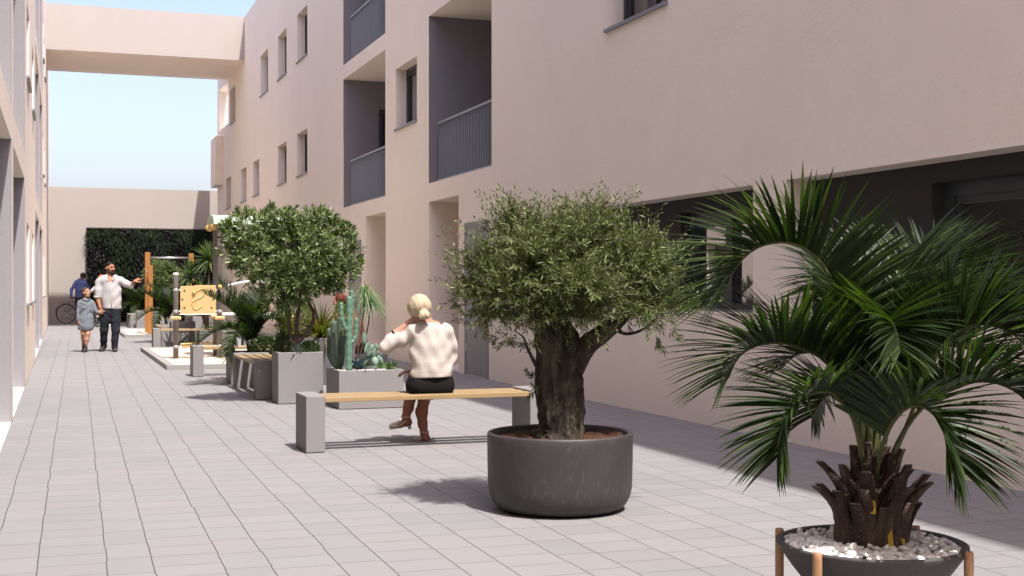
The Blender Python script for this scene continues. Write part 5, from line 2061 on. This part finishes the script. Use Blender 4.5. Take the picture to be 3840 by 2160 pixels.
# darker bare legs below the hem are the same continuous body; stockings tone as a thin sleeve
b = Body(.015)
b.chain([wq(1606, 1466, .40), wq(1590, 1500, .395), wq(1581, 1545, .37), wq(1585, 1590, .33), wq(1591, 1624, .30)], [.056, .048, .0505, .039, .032], .02)
b.chain([wq(1592, 1630, .30), wq(1598, 1645, .285), wq(1575, 1649, .335)], [.0355, .0305, .0285], .015)
b.chain([wq(1548, 1446, .46), wq(1537, 1498, .45), wq(1531, 1530, .44), wq(1522, 1562, .42)], [.055, .046, .0445, .0325], .02)
b.chain([wq(1522, 1562, .42), wq(1530, 1584, .41), wq(1500, 1591, .44)], [.0345, .0325, .0285], .015)
b.build('tights', M['skin_legs'], wm, .0062)
# hair
b = Body(.02)
b.ell(wq(1573, 1144, -.008), (.090, .100, .093), .02)
b.ell(wq(1560, 1158, .01), (.068, .078, .064), .03)
b.ell(wq(1590, 1152, -.015), (.056, .070, .058), .03)
b.wr = lambda X, Y, Z: .0012 * np.sin(170 * X + 40 * Z)
hair = b.build('hair', M['blonde'], wm, .006)
b = Body(.016)
c = wq(1590, 1178, -.115)
b.ell(c, (.040, .036, .040)); b.ell(c + Vector((-.022, -.01, -.012)), (.026, .026, .030)); b.ell(c + Vector((.024, -.008, -.008)), (.028, .026, .030))
b.ell(c + Vector((.0, .02, .018)), (.030, .03, .026))
b.wr = lambda X, Y, Z: .002 * np.sin(190 * X + 120 * Z)
b.build('bun', M['blonde'], hair, .005)
# blouse
b = Body(.03)
fl_ = ((0, 1, 0), .74)
b.chain([wq(1610, 1262, .0), wq(1613, 1305, .0), wq(1616, 1350, .0), wq(1619, 1393, -.01)], [.150, .160, .160, .176], .04, fl_)
b.chain([wq(1553, 1240, .0), wq(1605, 1240, -.02), wq(1668, 1242, .0)], [.058, .062, .062], .04)
b.chain([wq(1549, 1250, .01), wq(1500, 1276, .045), wq(1448, 1299, .085)], [.060, .053, .053], .03)
b.chain([wq(1448, 1299, .085), wq(1466, 1277, .085), wq(1482, 1257, .085)], [.053, .050, .047], .02)
b.chain([wq(1677, 1245, .0), wq(1688, 1300, .02), wq(1686, 1345, .04)], [.058, .060, .056], .03)
b.chain([wq(1686, 1345, .04), wq(1665, 1375, .13)], [.056, .050], .03)
b.cut(wq(1615, 1413), (0.02, 0, -1))
nk = wq(1612, 1214, .02)
b.wr = lambda X, Y, Z: (.0045 * np.sin(38 * Z + 5 * np.sin(9 * X + 1)) * np.clip((1.0 - Z) * 3, 0, 1) + .003 * np.sin(60 * X + 30 * Z)
                        + np.clip(.108 - np.sqrt((X - nk.x - .01) ** 2 + (Y - nk.y) ** 2 * 1.2 + ((Z - nk.z - .036) * 1.15) ** 2), 0, 1) * 2.0)
bls = b.build('blouse', M['blouse'], wm, .0062)
m = MB()
m.tube([wq(1576, 1212, -.045), wq(1588, 1219, -.070), wq(1606, 1224, -.080), wq(1630, 1223, -.080), wq(1650, 1217, -.062), wq(1661, 1210, -.04)], .0042, 7)
m.build('neck_trim', M['black_cloth'], bls, True)
m = MB()
a_, c_2 = wq(1482, 1257, .085), wq(1526, 1218, .05)
dr_ = (Vector(c_2) - Vector(a_)).normalized()
m.tube([Vector(a_) - dr_ * .0, Vector(a_) + dr_ * .014], [.0485, .047], 20)
m.build('cuff', M['black_cloth'], bls, True)
# skirt
b = Body(.03)
b.chain([wq(1580, 1443, .0), wq(1655, 1443, .0)], [.105, .105], .04, None)
b.chain([wq(1590, 1412, .0), wq(1648, 1412, .0)], [.085, .085], .05)
b.chain([wq(1570, 1446, .03), wq(1560, 1450, .36)], [.105, .082], .04)
b.chain([wq(1650, 1448, .03), wq(1612, 1462, .34)], [.105, .078], .04)
b.cut((0, 0, .4275), (0, 0, -1)); b.cut((0, .40, 0), (0, 1, 0)); b.cut(wq(1615, 1402), (0, 0, 1))
b.build('skirt', M['black_cloth'], wm, .0065)


def slingback(hl, toe, flat=True):
    hl, toe = Vector(hl), Vector(toe)
    d = (toe - hl); L = d.length; d.normalize()
    u = (Vector((0, 0, 1)) - d * d.z).normalized(); l = d.cross(u)
    b = Body(.012)
    b.ell(toe - d * .030 + u * .004, (.036, .036, .026), .012)
    b.cap(toe - d * .085 + u * .006, toe - d * .008, .034, .020, .012)
    b.cut(toe - d * .095, -d); b.cut(toe - u * .018, -u)
    sh = b.build('shoe', M['cream_leather'], wm, .005)
    m = MB()
    m.tube([hl - u * .014 + d * .005, hl * .6 + toe * .4 - u * .022, toe - d * .045 - u * .021, toe - u * .014], [.022, .018, .026, .014], 12)
    m.v = [tuple(Vector(v) - u * ((Vector(v) - hl).dot(u) + .018) * .75) for v in m.v]
    m.build('sole', M['sole_tan'], sh, True)
    m = MB()
    m.tube([hl - u * .012, hl - u * .032, hl - u * .055], [.023, .016, .010], 12)
    m.build('heel', M['cream_leather'], sh, True)
    m = MB()
    an = hl + u * .055 + d * .012
    m.tube([an + l * .038 * math.cos(q) + d * .040 * math.sin(q) + u * .008 * math.sin(q) for q in np.linspace(0, 6.28, 21)], .0042, 6)
    for sg in (-1, 1):
        m.tube([an - d * .034, hl + l * .030 * sg + u * .022 + d * .01, hl + d * L * .45 + l * .031 * sg - u * .004, toe - d * .06 + l * .03 * sg], [.0045, .0065, .006, .006], 6)
    m.build('strap', M['cream_leather'], sh, True)


slingback(wq(1600, 1643, .29), tB)
slingback(wq(1532, 1586, .408), wq(1464, 1601, .485))

# ---- man pointing
MO = Vector((1.07, 27.0, 0))
def mq(cx, cy, dy=0.0): return aty(180 + cx / 3.813, 960 + cy / 3.813, MO.y + dy) - MO
man = thing('person', 'bearded man in a white shirt and dark jeans pointing, hand in hand with the girl', 'person', MO)
b = Body(.022)
FM = Vector((.62, -.78, .0))
Pm = head(b, mq(886, 172, .0), FM, 1.06)
b.chain([mq(882, 230), mq(884, 290)], [.062, .068], .03)
b.chain([mq(780, 360), mq(1000, 348)], [.05, .05], .04)
b.chain([mq(885, 380), mq(900, 560), mq(905, 740)], [.15, .14, .14], .04, ((0, 1, 0), .72))
b.chain([mq(728, 378, .0), mq(706, 590, -.02), mq(745, 735, -.08)], [.05, .048, .032], .02)
hand(b, mq(748, 738, -.08), Vector((.30, -.10, -1)), Vector((.2, .9, -.3)), 1.05, .75, False, -1)
b.chain([mq(1045, 362, -.02), mq(1180, 430, -.10), mq(1240, 360, -.22)], [.05, .046, .032], .02)
hand(b, mq(1238, 362, -.22), Vector((.86, -.15, .50)), Vector((.15, .6, -.75)), 1.08, .3, True, -1)
b.chain([mq(840, 780), mq(805, 1040, .02), mq(795, 1290, .16)], [.08, .05, .04], .03)
b.chain([mq(960, 780), mq(970, 1040, -.03), mq(955, 1300, -.02)], [.08, .05, .04], .03)
b.build('body', M['skin_tan'], man, .0078)
face_parts(Pm, man, 1.06)
b = Body(.02)
b.ell(Pm(0, -.022, .048), (.083, .098, .082), .02, np.array([list(Vector((0, 0, 1)).cross(FM.normalized())), list(FM.normalized()), [0, 0, 1]]).T)
b.cut(Pm(0, .066, .058), FM.normalized() * .8 - Vector((0, 0, .6)))
b.cut(Pm(0, 0, -.02), (0, 0, -1))
b.build('hair', M['black_hair'], man, .0075)
b = Body(.015)
for sg in (-1, 1):
    b.chain([Pm(.068 * sg, .022, -.02), Pm(.058 * sg, .050, -.075), Pm(.022 * sg, .088, -.105)], [.014, .020, .022], .02)
b.cap(Pm(-.02, .088, -.10), Pm(.02, .088, -.10), .022, .022)
b.cap(Pm(-.028, .100, -.048), Pm(.028, .100, -.048), .0075, .0075)
b.cap(Pm(.030, .094, -.05), Pm(.034, .082, -.09), .007, .010); b.cap(Pm(-.030, .094, -.05), Pm(-.034, .082, -.09), .007, .010)
b.build('beard', M['black_hair'], man, .0065)
b = Body(.03)
b.chain([mq(888, 385), mq(900, 500), mq(905, 600), mq(908, 720)], [.180, .190, .185, .190], .05, ((0, 1, 0), .70))
b.chain([mq(760, 352), mq(885, 325), mq(1020, 345)], [.082, .085, .082], .05)
b.chain([mq(732, 368), mq(715, 480, -.01), mq(706, 580, -.02)], [.075, .072, .066], .03)
b.chain([mq(1042, 355, -.02), mq(1110, 392, -.055), mq(1178, 425, -.10)], [.078, .070, .064], .03)
b.chain([mq(1178, 425, -.10), mq(1190, 412, -.12)], [.064, .058], .02)
b.cut(mq(900, 752), (-.03, 0, -1))
nk2 = mq(890, 300, -.10)
b.wr = lambda X, Y, Z: .0055 * np.sin(30 * Z + 4 * np.sin(7 * X + 2)) * (.5 + .5 * np.sin(11 * X)) + .004 * np.sin(25 * X + 14 * Z) + np.clip(.075 - np.sqrt((X - nk2.x) ** 2 + (Y - nk2.y) ** 2 + ((Z - nk2.z) * .6) ** 2), 0, 1) * 1.2
shirt = b.build('shirt', M['white_shirt'], man, .008)
m = MB()
for pts in [[mq(815, 300, .02), mq(806, 330, -.075), mq(862, 362, -.135)], [mq(958, 280, .02), mq(966, 310, -.075), mq(925, 350, -.135)]]:
    m.tube(pts, [.014, .024, .008], 8)
m.build('collar', M['white_shirt'], shirt, True)
m = MB()
m.tube([mq(893, 372, -.140), mq(898, 520, -.142), mq(903, 640, -.139), mq(910, 750, -.140)], .006, 6)
m.build('placket', M['white_shirt'], shirt, True)
m = MB()
for a_, b2, rr in [(mq(704, 572, -.02), mq(703, 600, -.02), .068)]:
    m.tube([a_, b2], rr, 18)
m.build('cuff', M['white_shirt'], shirt, True)
b = Body(.03)
b.chain([mq(850, 770), mq(955, 770)], [.125, .125], .04, ((0, 1, 0), .85))
b.chain([mq(845, 800), mq(818, 920, .01), mq(802, 1060, .03), mq(797, 1200, .10), mq(795, 1300, .16)], [.112, .098, .078, .066, .062], .03)
b.chain([mq(955, 800), mq(965, 920, -.02), mq(968, 1060, -.04), mq(955, 1200, -.03), mq(952, 1300, -.02)], [.115, .098, .080, .066, .064], .03)
b.cut(mq(900, 742), (0, 0, 1))
b.wr = wrinkle(.004, 48, 1)
b.build('jeans', M['dark_jeans'], man, .008)
for hx, hy, toe in [((795, 1318, .17), None, (760, 1352, .02)), ((955, 1325, -.01), None, (960, 1352, -.19))]:
    b = Body(.02)
    a_ = mq(*hx); t_ = Vector(mq(*toe))
    a_ = Vector((a_.x, a_.y, .055)); t_ = Vector((t_.x, t_.y, .030))
    if toe[2] > 0: a_.z = .10
    b.cap(a_ + Vector((0, 0, .03)), a_, .05, .048); b.cap(a_, t_, .048, .040); b.ell(t_, (.05, .06, .032))
    b.cut((0, 0, .006), (0, 0, -1))
    b.build('shoe', M['shoe_brown'], man, .008)
m = MB()
w_ = Vector(mq(1238, 362, -.22))
m.torus((0, 0, 0), .034, .005, 'z', 20, 6)
qq = Vector((.86, -.15, .5)).to_track_quat('Z', 'Y').to_matrix()
m.v = [tuple(qq @ Vector(v) + w_ - Vector((.012, 0, .01))) for v in m.v]
m.build('bracelet', M['black_plastic'], man, True)

# ---- girl
GO = Vector((.573, 26.98, 0))
def gq(cx, cy, dy=0.0): return aty(180 + cx / 3.813, 960 + cy / 3.813, GO.y + dy) - GO
girl = thing('person', 'girl in a grey denim shirt dress walking hand in hand with the bearded man', 'person', GO)
b = Body(.018)
FG = Vector((.60, -.75, .18))
Pg = head(b, gq(545, 522, .0), FG, .90)
b.chain([gq(543, 575), gq(542, 630)], [.038, .042], .02)
b.chain([gq(480, 660), gq(610, 655)], [.045, .045], .03)
b.chain([gq(545, 680), gq(545, 900)], [.10, .11], .03, ((0, 1, 0), .75))
b.chain([gq(447, 670), gq(435, 800, .0), gq(436, 935, -.04)], [.04, .035, .023], .015)
hand(b, gq(437, 935, -.04), Vector((.10, -.2, -1)), Vector((1, .2, .1)), .72, .55, False, 1)
b.chain([gq(645, 670), gq(688, 800, .02), gq(745, 805, -.08)], [.04, .034, .024], .015)
hand(b, gq(742, 805, -.08), Vector((.9, -.05, .35)), Vector((.1, -.9, -.2)), .72, .8, False, 1)
b.chain([gq(500, 1000), gq(503, 1110, -.02), gq(508, 1180, .03), gq(515, 1290, .10)], [.062, .046, .047, .032], .02)
b.chain([gq(582, 1000), gq(570, 1110, -.05), gq(556, 1190, -.04), gq(537, 1300, -.03)], [.062, .046, .047, .032], .02)
b.build('body', M['skin_girl'], girl, .0066)
face_parts(Pg, girl, .90, 'brown_hair')
b = Body(.018)
Rg = np.array([list(Vector((0, 0, 1)).cross(Vector((.6, -.75, 0)).normalized())), list(Vector((.6, -.75, 0)).normalized()), [0, 0, 1]]).T
b.ell(Pg(0, -.022, .036), (.075, .088, .080), .02, Rg)
b.ell(Pg(.02, -.05, -.04), (.055, .045, .07), .03)
b.cut(Pg(0, .052, .045), Vector(FG).normalized() * .85 - Vector((0, 0, .5)))
b.chain([Pg(-.03, -.06, -.05), Pg(-.035, -.06, -.13)], [.03, .022], .02)
b.build('hair', M['brown_hair'], girl, .0062)
b = Body(.025)
b.chain([gq(541, 700), gq(540, 790), gq(541, 900), gq(541, 1000)], [.125, .125, .145, .158], .04, ((0, 1, 0), .78))
b.chain([gq(475, 662), gq(542, 640), gq(612, 660)], [.050, .055, .050], .03)
b.chain([gq(452, 672), gq(436, 790), gq(433, 905, -.03)], [.050, .047, .040], .02)
b.chain([gq(634, 672), gq(668, 770, .0), gq(688, 802, .02), gq(722, 806, -.05)], [.050, .046, .044, .038], .02)
b.cut(gq(541, 1058), (-.03, 0, -1))
b.wr = wrinkle(.0035, 55, 2)
dress = b.build('dress', M['denim'], girl, .0066)
m = MB()
m.tube([gq(492, 612, .02), gq(500, 632, -.055), gq(548, 640, -.10)], [.009, .019, .006], 8)
m.tube([gq(598, 605, .02), gq(594, 628, -.055), gq(556, 640, -.10)], [.009, .019, .006], 8)
m.build('collar', M['collar_denim'], dress, True)
m = MB()
for x0_, x1_, y0_, y1_ in [(462, 532, 725, 735), (592, 640, 722, 732)]:
    p, q = gq(x0_, (y0_ + y1_) / 2, -.122), gq(x1_, (y0_ + y1_) / 2, -.122)
    m.tube([p, (Vector(p) + Vector(q)) / 2 + Vector((0, -.006, -.008)), q], .008, 6)
m.build('pocket_flap', M['denim'], dress, True)
m = MB()
for cy in (672, 712, 748, 800, 860):
    m.ball(gq(562, cy, -.130), .007, 8, 5)
m.build('buttons', M['collar_denim'], dress, True)
for hx, toe in [((514, 1300, .10), (500, 1352, .0)), ((536, 1300, -.03), (522, 1360, -.17))]:
    b = Body(.015)
    a_ = Vector(gq(*hx)); t_ = Vector(gq(*toe))
    a0 = Vector(gq(hx[0] - 2, 1245, hx[2]))
    f_ = Vector((a_.x, a_.y, .045)); t_.z = .026
    b.cap(a0, f_, .040, .038); b.cap(f_, t_, .038, .030); b.ell(t_, (.037, .045, .027))
    b.cut((0, 0, .006), (0, 0, -1)); b.cut(a0, (0, 0, 1))
    b.build('boot', M['shoe_brown'], girl, .0066)


# ---- bicycles
def bicycle(label, loc, rz, frame, rack=True, red=False):
    t = thing('bicycle', label, 'bicycle', loc, rz, None)
    r_ = .345
    for x in (0, 1.04):
        m = MB(); m.torus((x, 0, r_), r_ - .018, .018, 'y', 48, 8)
        wh = m.build('wheel', M['tyre'], t, True)
        m = MB(); m.torus((x, 0, r_), r_ - .044, .010, 'y', 48, 6)
        m.build('rim', M['steel'], wh, True)
        m = MB()
        for k in range(18):
            a = 2 * math.pi * k / 18
            m.tube([(x, (.025 if k % 2 else -.025), r_), (x + (r_ - .05) * math.cos(a), 0, r_ + (r_ - .05) * math.sin(a))], .0015, 4)
        m.tube([(x, -.05, r_), (x, .05, r_)], .018, 8)
        m.build('spokes', M['steel'], wh, True)
        m = MB()
        a = [R(q) for q in range(20, 175, 8)]
        m.tube([(x + (r_ + .022) * math.cos(q), 0, r_ + (r_ + .022) * math.sin(q)) for q in a], .010, 6)
        m.build('mudguard', M['bike_black'], t, True)
    bb, st, hd_ = (.44, 0, .29), (.30, 0, .80), (.88, 0, .84)
    m = MB()
    m.tube([bb, st], .017, 10); m.tube([bb, (.91, 0, .74)], .019, 10)
    m.tube([(.335, 0, .70), hd_] if not red else [(.38, 0, .48), (.88, 0, .80)], .017, 10)
    for s in (-1, 1):
        m.tube([(0, .05 * s, r_), bb], .009, 8); m.tube([(0, .05 * s, r_), (.325, .01 * s, .72)], .008, 8)
        m.tube([(.915, .02 * s, .70), (.97, .045 * s, .5), (1.04, .05 * s, r_)], .010, 8)
    m.tube([(.915, 0, .70), (.865, 0, .92)], .018, 10)
    m.build('frame', M[frame], t, True)
    m = MB()
    m.tube([(.865, 0, .92), (.85, 0, 1.02)], .013, 8)
    m.tube([(.72, -.27, 1.03), (.84, -.20, 1.05), (.90, 0, 1.03), (.84, .20, 1.05), (.72, .27, 1.03)], .011, 8)
    m.build('handlebar', M['steel'] if red else M['bike_black'], t, True)
    m = MB()
    m.tube([st, (.275, 0, .90)], .013, 8)
    b = Body(.02)
    b.cap((.18, 0, .935), (.36, 0, .94), .06, .022, .02, ((0, 0, 1), .45))
    sd_ = b.build('saddle', M['bike_black'], t, .01)
    m.build('seat_post', M['steel'], sd_, True)
    m = MB()
    m.torus((bb[0], -.055, bb[2]), .085, .007, 'y', 28, 5); m.tube([(bb[0], -.07, bb[2]), (bb[0] + .12, -.07, bb[2] - .12)], .008, 6)
    m.tube([(bb[0], .07, bb[2]), (bb[0] - .12, .07, bb[2] + .12)], .008, 6)
    m.tube([(0, -.05, r_ + .045), (bb[0], -.055, bb[2] + .085)], .004, 4); m.tube([(0, -.05, r_ - .045), (bb[0], -.055, bb[2] - .085)], .004, 4)
    m.torus((0, -.05, r_), .05, .012, 'y', 20, 5)
    m.build('drivetrain', M['steel'], t, True)
    if rack:
        m = MB()
        for s in (-.055, .055):
            m.tube([(-.24, s, .77), (.28, s, .77)], .007, 6)
            for x in (-.12, .12): m.tube([(0, s * .9, r_), (x, s, .77)], .005, 6)
        m.tube([(-.24, -.055, .77), (-.24, .055, .77)], .007, 6); m.tube([(0, -.055, .77), (0, .055, .77)], .005, 6)
        rk = m.build('rack', M['bike_black'], t, True)
        m = MB(); m.box(-.265, -.245, -.035, .035, .74, .785)
        m.build('reflector', M['red_lens'], rk)
    if red:
        m = MB()
        m.prism([(.34, .30), (.50, .24), (.80, .58), (.74, .72)], -.02, .02, 'y')
        m.build('chain_guard', M['bike_red'], t, bevel=.008)
    return t


bicycle('black city bicycle with a rear rack standing beside the far beige wall', (.41, 48.62, .005), R(8), 'bike_black')
bicycle('red bicycle half hidden behind the bearded man and the girl', (1.80, 44.75, .005), R(-117), 'bike_red', False, True)
CO = Vector((.98, 48.95, 0))
def yq(cx, cy, dy=0.0): return aty(180 + cx / 3.813, 960 + cy / 3.813, CO.y + dy) - CO
cy_ = thing('person', 'cyclist in a blue jumper and dark helmet standing behind the black bicycle', 'person', CO)
b = Body(.025)
Pc = head(b, yq(502, 292, .0), Vector((.6, .8, -.1)), 1.05)
b.chain([yq(492, 320), yq(480, 350)], [.06, .065], .03)
b.chain([yq(465, 400), yq(455, 560)], [.14, .14], .04, ((0, 1, 0), .75))
b.chain([yq(400, 370), yq(338, 480, -.06), yq(330, 575, -.14)], [.055, .045, .03], .02)
hand(b, yq(330, 572, -.14), Vector((.1, -.1, -1)), Vector((1, 0, 0)), 1.05, .7, False, 1)
b.chain([yq(530, 380), yq(580, 470, .1), yq(640, 520, .2)], [.055, .045, .03], .02)
hand(b, yq(640, 520, .2), Vector((1, .1, -.1)), Vector((0, 0, -1)), 1.05, .9, False, 1)
for x in (430, 490):
    b.chain([yq(x, 600), yq(x, 760), yq(x, 925)], [.09, .065, .045], .03)
b.build('body', M['skin_tan'], cy_, .009)
b = Body(.03)
b.chain([yq(470, 400), yq(462, 480), yq(452, 585)], [.175, .17, .155], .05, ((0, 1, 0), .72))
b.chain([yq(415, 372), yq(470, 345), yq(525, 385)], [.075, .08, .075], .04)
b.chain([yq(402, 375), yq(338, 480, -.06), yq(331, 560, -.13)], [.068, .058, .045], .03)
b.chain([yq(530, 385), yq(580, 470, .1), yq(632, 515, .18)], [.068, .058, .045], .03)
b.cut(yq(450, 592), (0, 0, -1)); b.wr = wrinkle(.005, 40, 3)
b.build('jumper', M['blue_knit'], cy_, .01)
b = Body(.03)
b.chain([yq(435, 610), yq(480, 610)], [.13, .13], .04, ((0, 1, 0), .85))
for x in (428, 492): b.chain([yq(x, 640), yq(x, 760), yq(x, 915)], [.105, .08, .065], .03)
b.cut(yq(450, 580), (0, 0, 1))
b.build('trousers', M['plum_cloth'], cy_, .01)
b = Body(.02)
b.ell(Pc(0, -.01, .045), (.100, .122, .098)); b.ell(Pc(0, -.03, .0), (.086, .10, .08)); b.cut(Pc(0, -.06, -.03), (0, 0, -1))
b.build('helmet', M['helmet_dark'], cy_, .008)
for x in (428, 492):
    p = yq(x, 930); b = Body(.02)
    b.cap((p.x, p.y, .06), (p.x + .03, p.y + .15, .04), .048, .04); b.cut((0, 0, .006), (0, 0, -1))
    b.build('shoe', M['shoe_brown'], cy_, .01)

EO = Vector((1.52, 44.4, 0))
def eq(cx, cy, dy=0.0): return aty(180 + cx / 3.813, 960 + cy / 3.813, EO.y + dy) - EO
ep = thing('person', 'person in a grey jumper and orange helmet holding the red bicycle', 'person', EO)
b = Body(.025)
Pe = head(b, eq(765, 325, .0), Vector((-.8, -.3, -.2)), 1.0)
b.chain([eq(772, 360), eq(785, 390)], [.055, .06], .03)
b.chain([eq(800, 430), eq(810, 640)], [.13, .13], .04, ((0, 1, 0), .75))
b.chain([eq(740, 415), eq(670, 460, -.2), eq(618, 505, -.35)], [.05, .042, .028], .02)
hand(b, eq(618, 505, -.35), Vector((-.9, -.3, -.2)), Vector((0, 0, -1)), 1.0, .8, False, 1)
for x, y in ((790, .1), (872, .0)):
    b.chain([eq(815, 660), eq(x, 820, y - .1), eq(x + 4, 980, y)], [.085, .058, .036], .03)
b.build('body', M['skin_tan'], ep, .009)
b = Body(.03)
b.chain([eq(798, 440), eq(812, 650)], [.16, .15], .05, ((0, 1, 0), .75))
b.chain([eq(745, 415), eq(850, 410)], [.075, .075], .04)
b.chain([eq(740, 415), eq(670, 462, -.2), eq(625, 500, -.33)], [.07, .062, .05], .03)
b.cut(eq(800, 660), (0, 0, -1)); b.wr = wrinkle(.006, 40, 4)
b.build('jumper', M['grey_cloth'], ep, .01)
b = Body(.03)
b.chain([eq(790, 670), eq(840, 670)], [.12, .12], .04)
for x, y in ((790, .1), (872, .0)): b.chain([eq(815, 690), eq(x, 810, y - .1)], [.10, .085], .03)
b.cut(eq(800, 640), (0, 0, 1))
b.build('shorts', M['plum_cloth'], ep, .01)
for x, y in ((794, .1), (876, .0)):
    b = Body(.02)
    p, q = eq(x, 880, y - .03), eq(x, 968, y)
    b.chain([p, q], [.052, .040], .02)
    b.build('sock', M['orange_sock'], ep, .01)
    b = Body(.02)
    b.cap((q.x, q.y, .06), (q.x - .02, q.y - .15, .04), .046, .038); b.cut((0, 0, .006), (0, 0, -1))
    b.build('shoe', M['white_plastic'], ep, .01)
b = Body(.02)
b.ell(Pe(0, -.01, .045), (.10, .115, .09)); b.cut(Pe(0, 0, .015), (0, 0, -1))
b.build('helmet', M['helmet_orange'], ep, .008)

# ---- seated red haired woman behind the cacti
RO = Vector((4.62, 20.6, 0))
def rq(cx, cy, dy=0.0): return aty(1240 + cx / 3.45, 1000 + cy / 3.45, RO.y + dy) - RO
rd = thing('person', 'red haired woman in a beige jacket and dark scarf sitting behind the cactus planter', 'person', RO)
b = Body(.022)
Pr = head(b, rq(108, 445, .0), Vector((-.9, .25, -.35)), 1.0)
b.chain([rq(135, 510), rq(170, 570)], [.05, .055], .03)
b.chain([rq(220, 640), rq(300, 960)], [.14, .15], .04, ((0, 1, 0), .8))
b.chain([rq(190, 640), rq(140, 800, -.1), rq(60, 760, -.15)], [.05, .042, .028], .02)
hand(b, rq(60, 760, -.15), Vector((-.7, 0, .7)), Vector((0, -1, 0)), .95, .6, False, 1)
b.chain([rq(330, 1010, .0), rq(90, 1010, -.05)], [.08, .06], .03)
b.chain([rq(90, 1010, -.05), rq(110, 1330, -.05)], [.055, .04], .03)
b.build('body', M['skin_light'], rd, .009)
face_parts(Pr, rd, 1.0, 'red_hair')
b = Body(.02)
b.ell(Pr(0, -.03, .03), (.092, .10, .095)); b.ell(Pr(0, -.10, -.02), (.05, .06, .07))
b.wr = lambda X, Y, Z: .003 * np.sin(160 * Z + 40 * X)
b.build('hair', M['red_hair'], rd, .008)
b = Body(.03)
b.chain([rq(200, 560), rq(215, 680), rq(210, 760)], [.085, .11, .08], .04)
b.wr = wrinkle(.008, 50, 2)
b.build('scarf', M['scarf'], rd, .009)
b = Body(.03)
b.chain([rq(225, 640), rq(280, 800), rq(325, 960)], [.16, .18, .19], .05, ((0, 1, 0), .8))
b.chain([rq(195, 640), rq(140, 800, -.1), rq(75, 770, -.15)], [.075, .062, .05], .03)
b.chain([rq(270, 660), rq(250, 850, .1), rq(130, 830, .1)], [.075, .062, .05], .03)
b.wr = wrinkle(.006, 40, 5)
b.build('jacket', M['beige_cloth'], rd, .01)
b = Body(.03)
b.chain([rq(350, 1030), rq(300, 1040)], [.15, .14], .04)
b.chain([rq(330, 1030, .0), rq(90, 1015, -.05)], [.11, .08], .03)
b.chain([rq(90, 1015, -.05), rq(112, 1310, -.05)], [.075, .06], .03)
b.build('trousers', M['maroon_cloth'], rd, .01)
sb = MB()
q = rq(340, 1085)
sb.box(q.x - .30, q.x + .45, -.28, .28, .01, max(.2, q.z - .09))
st = thing('seat_block', 'plain concrete block seat under the red haired woman', 'seat', RO)
sb.build('body', M['concrete'], st, bevel=.008)
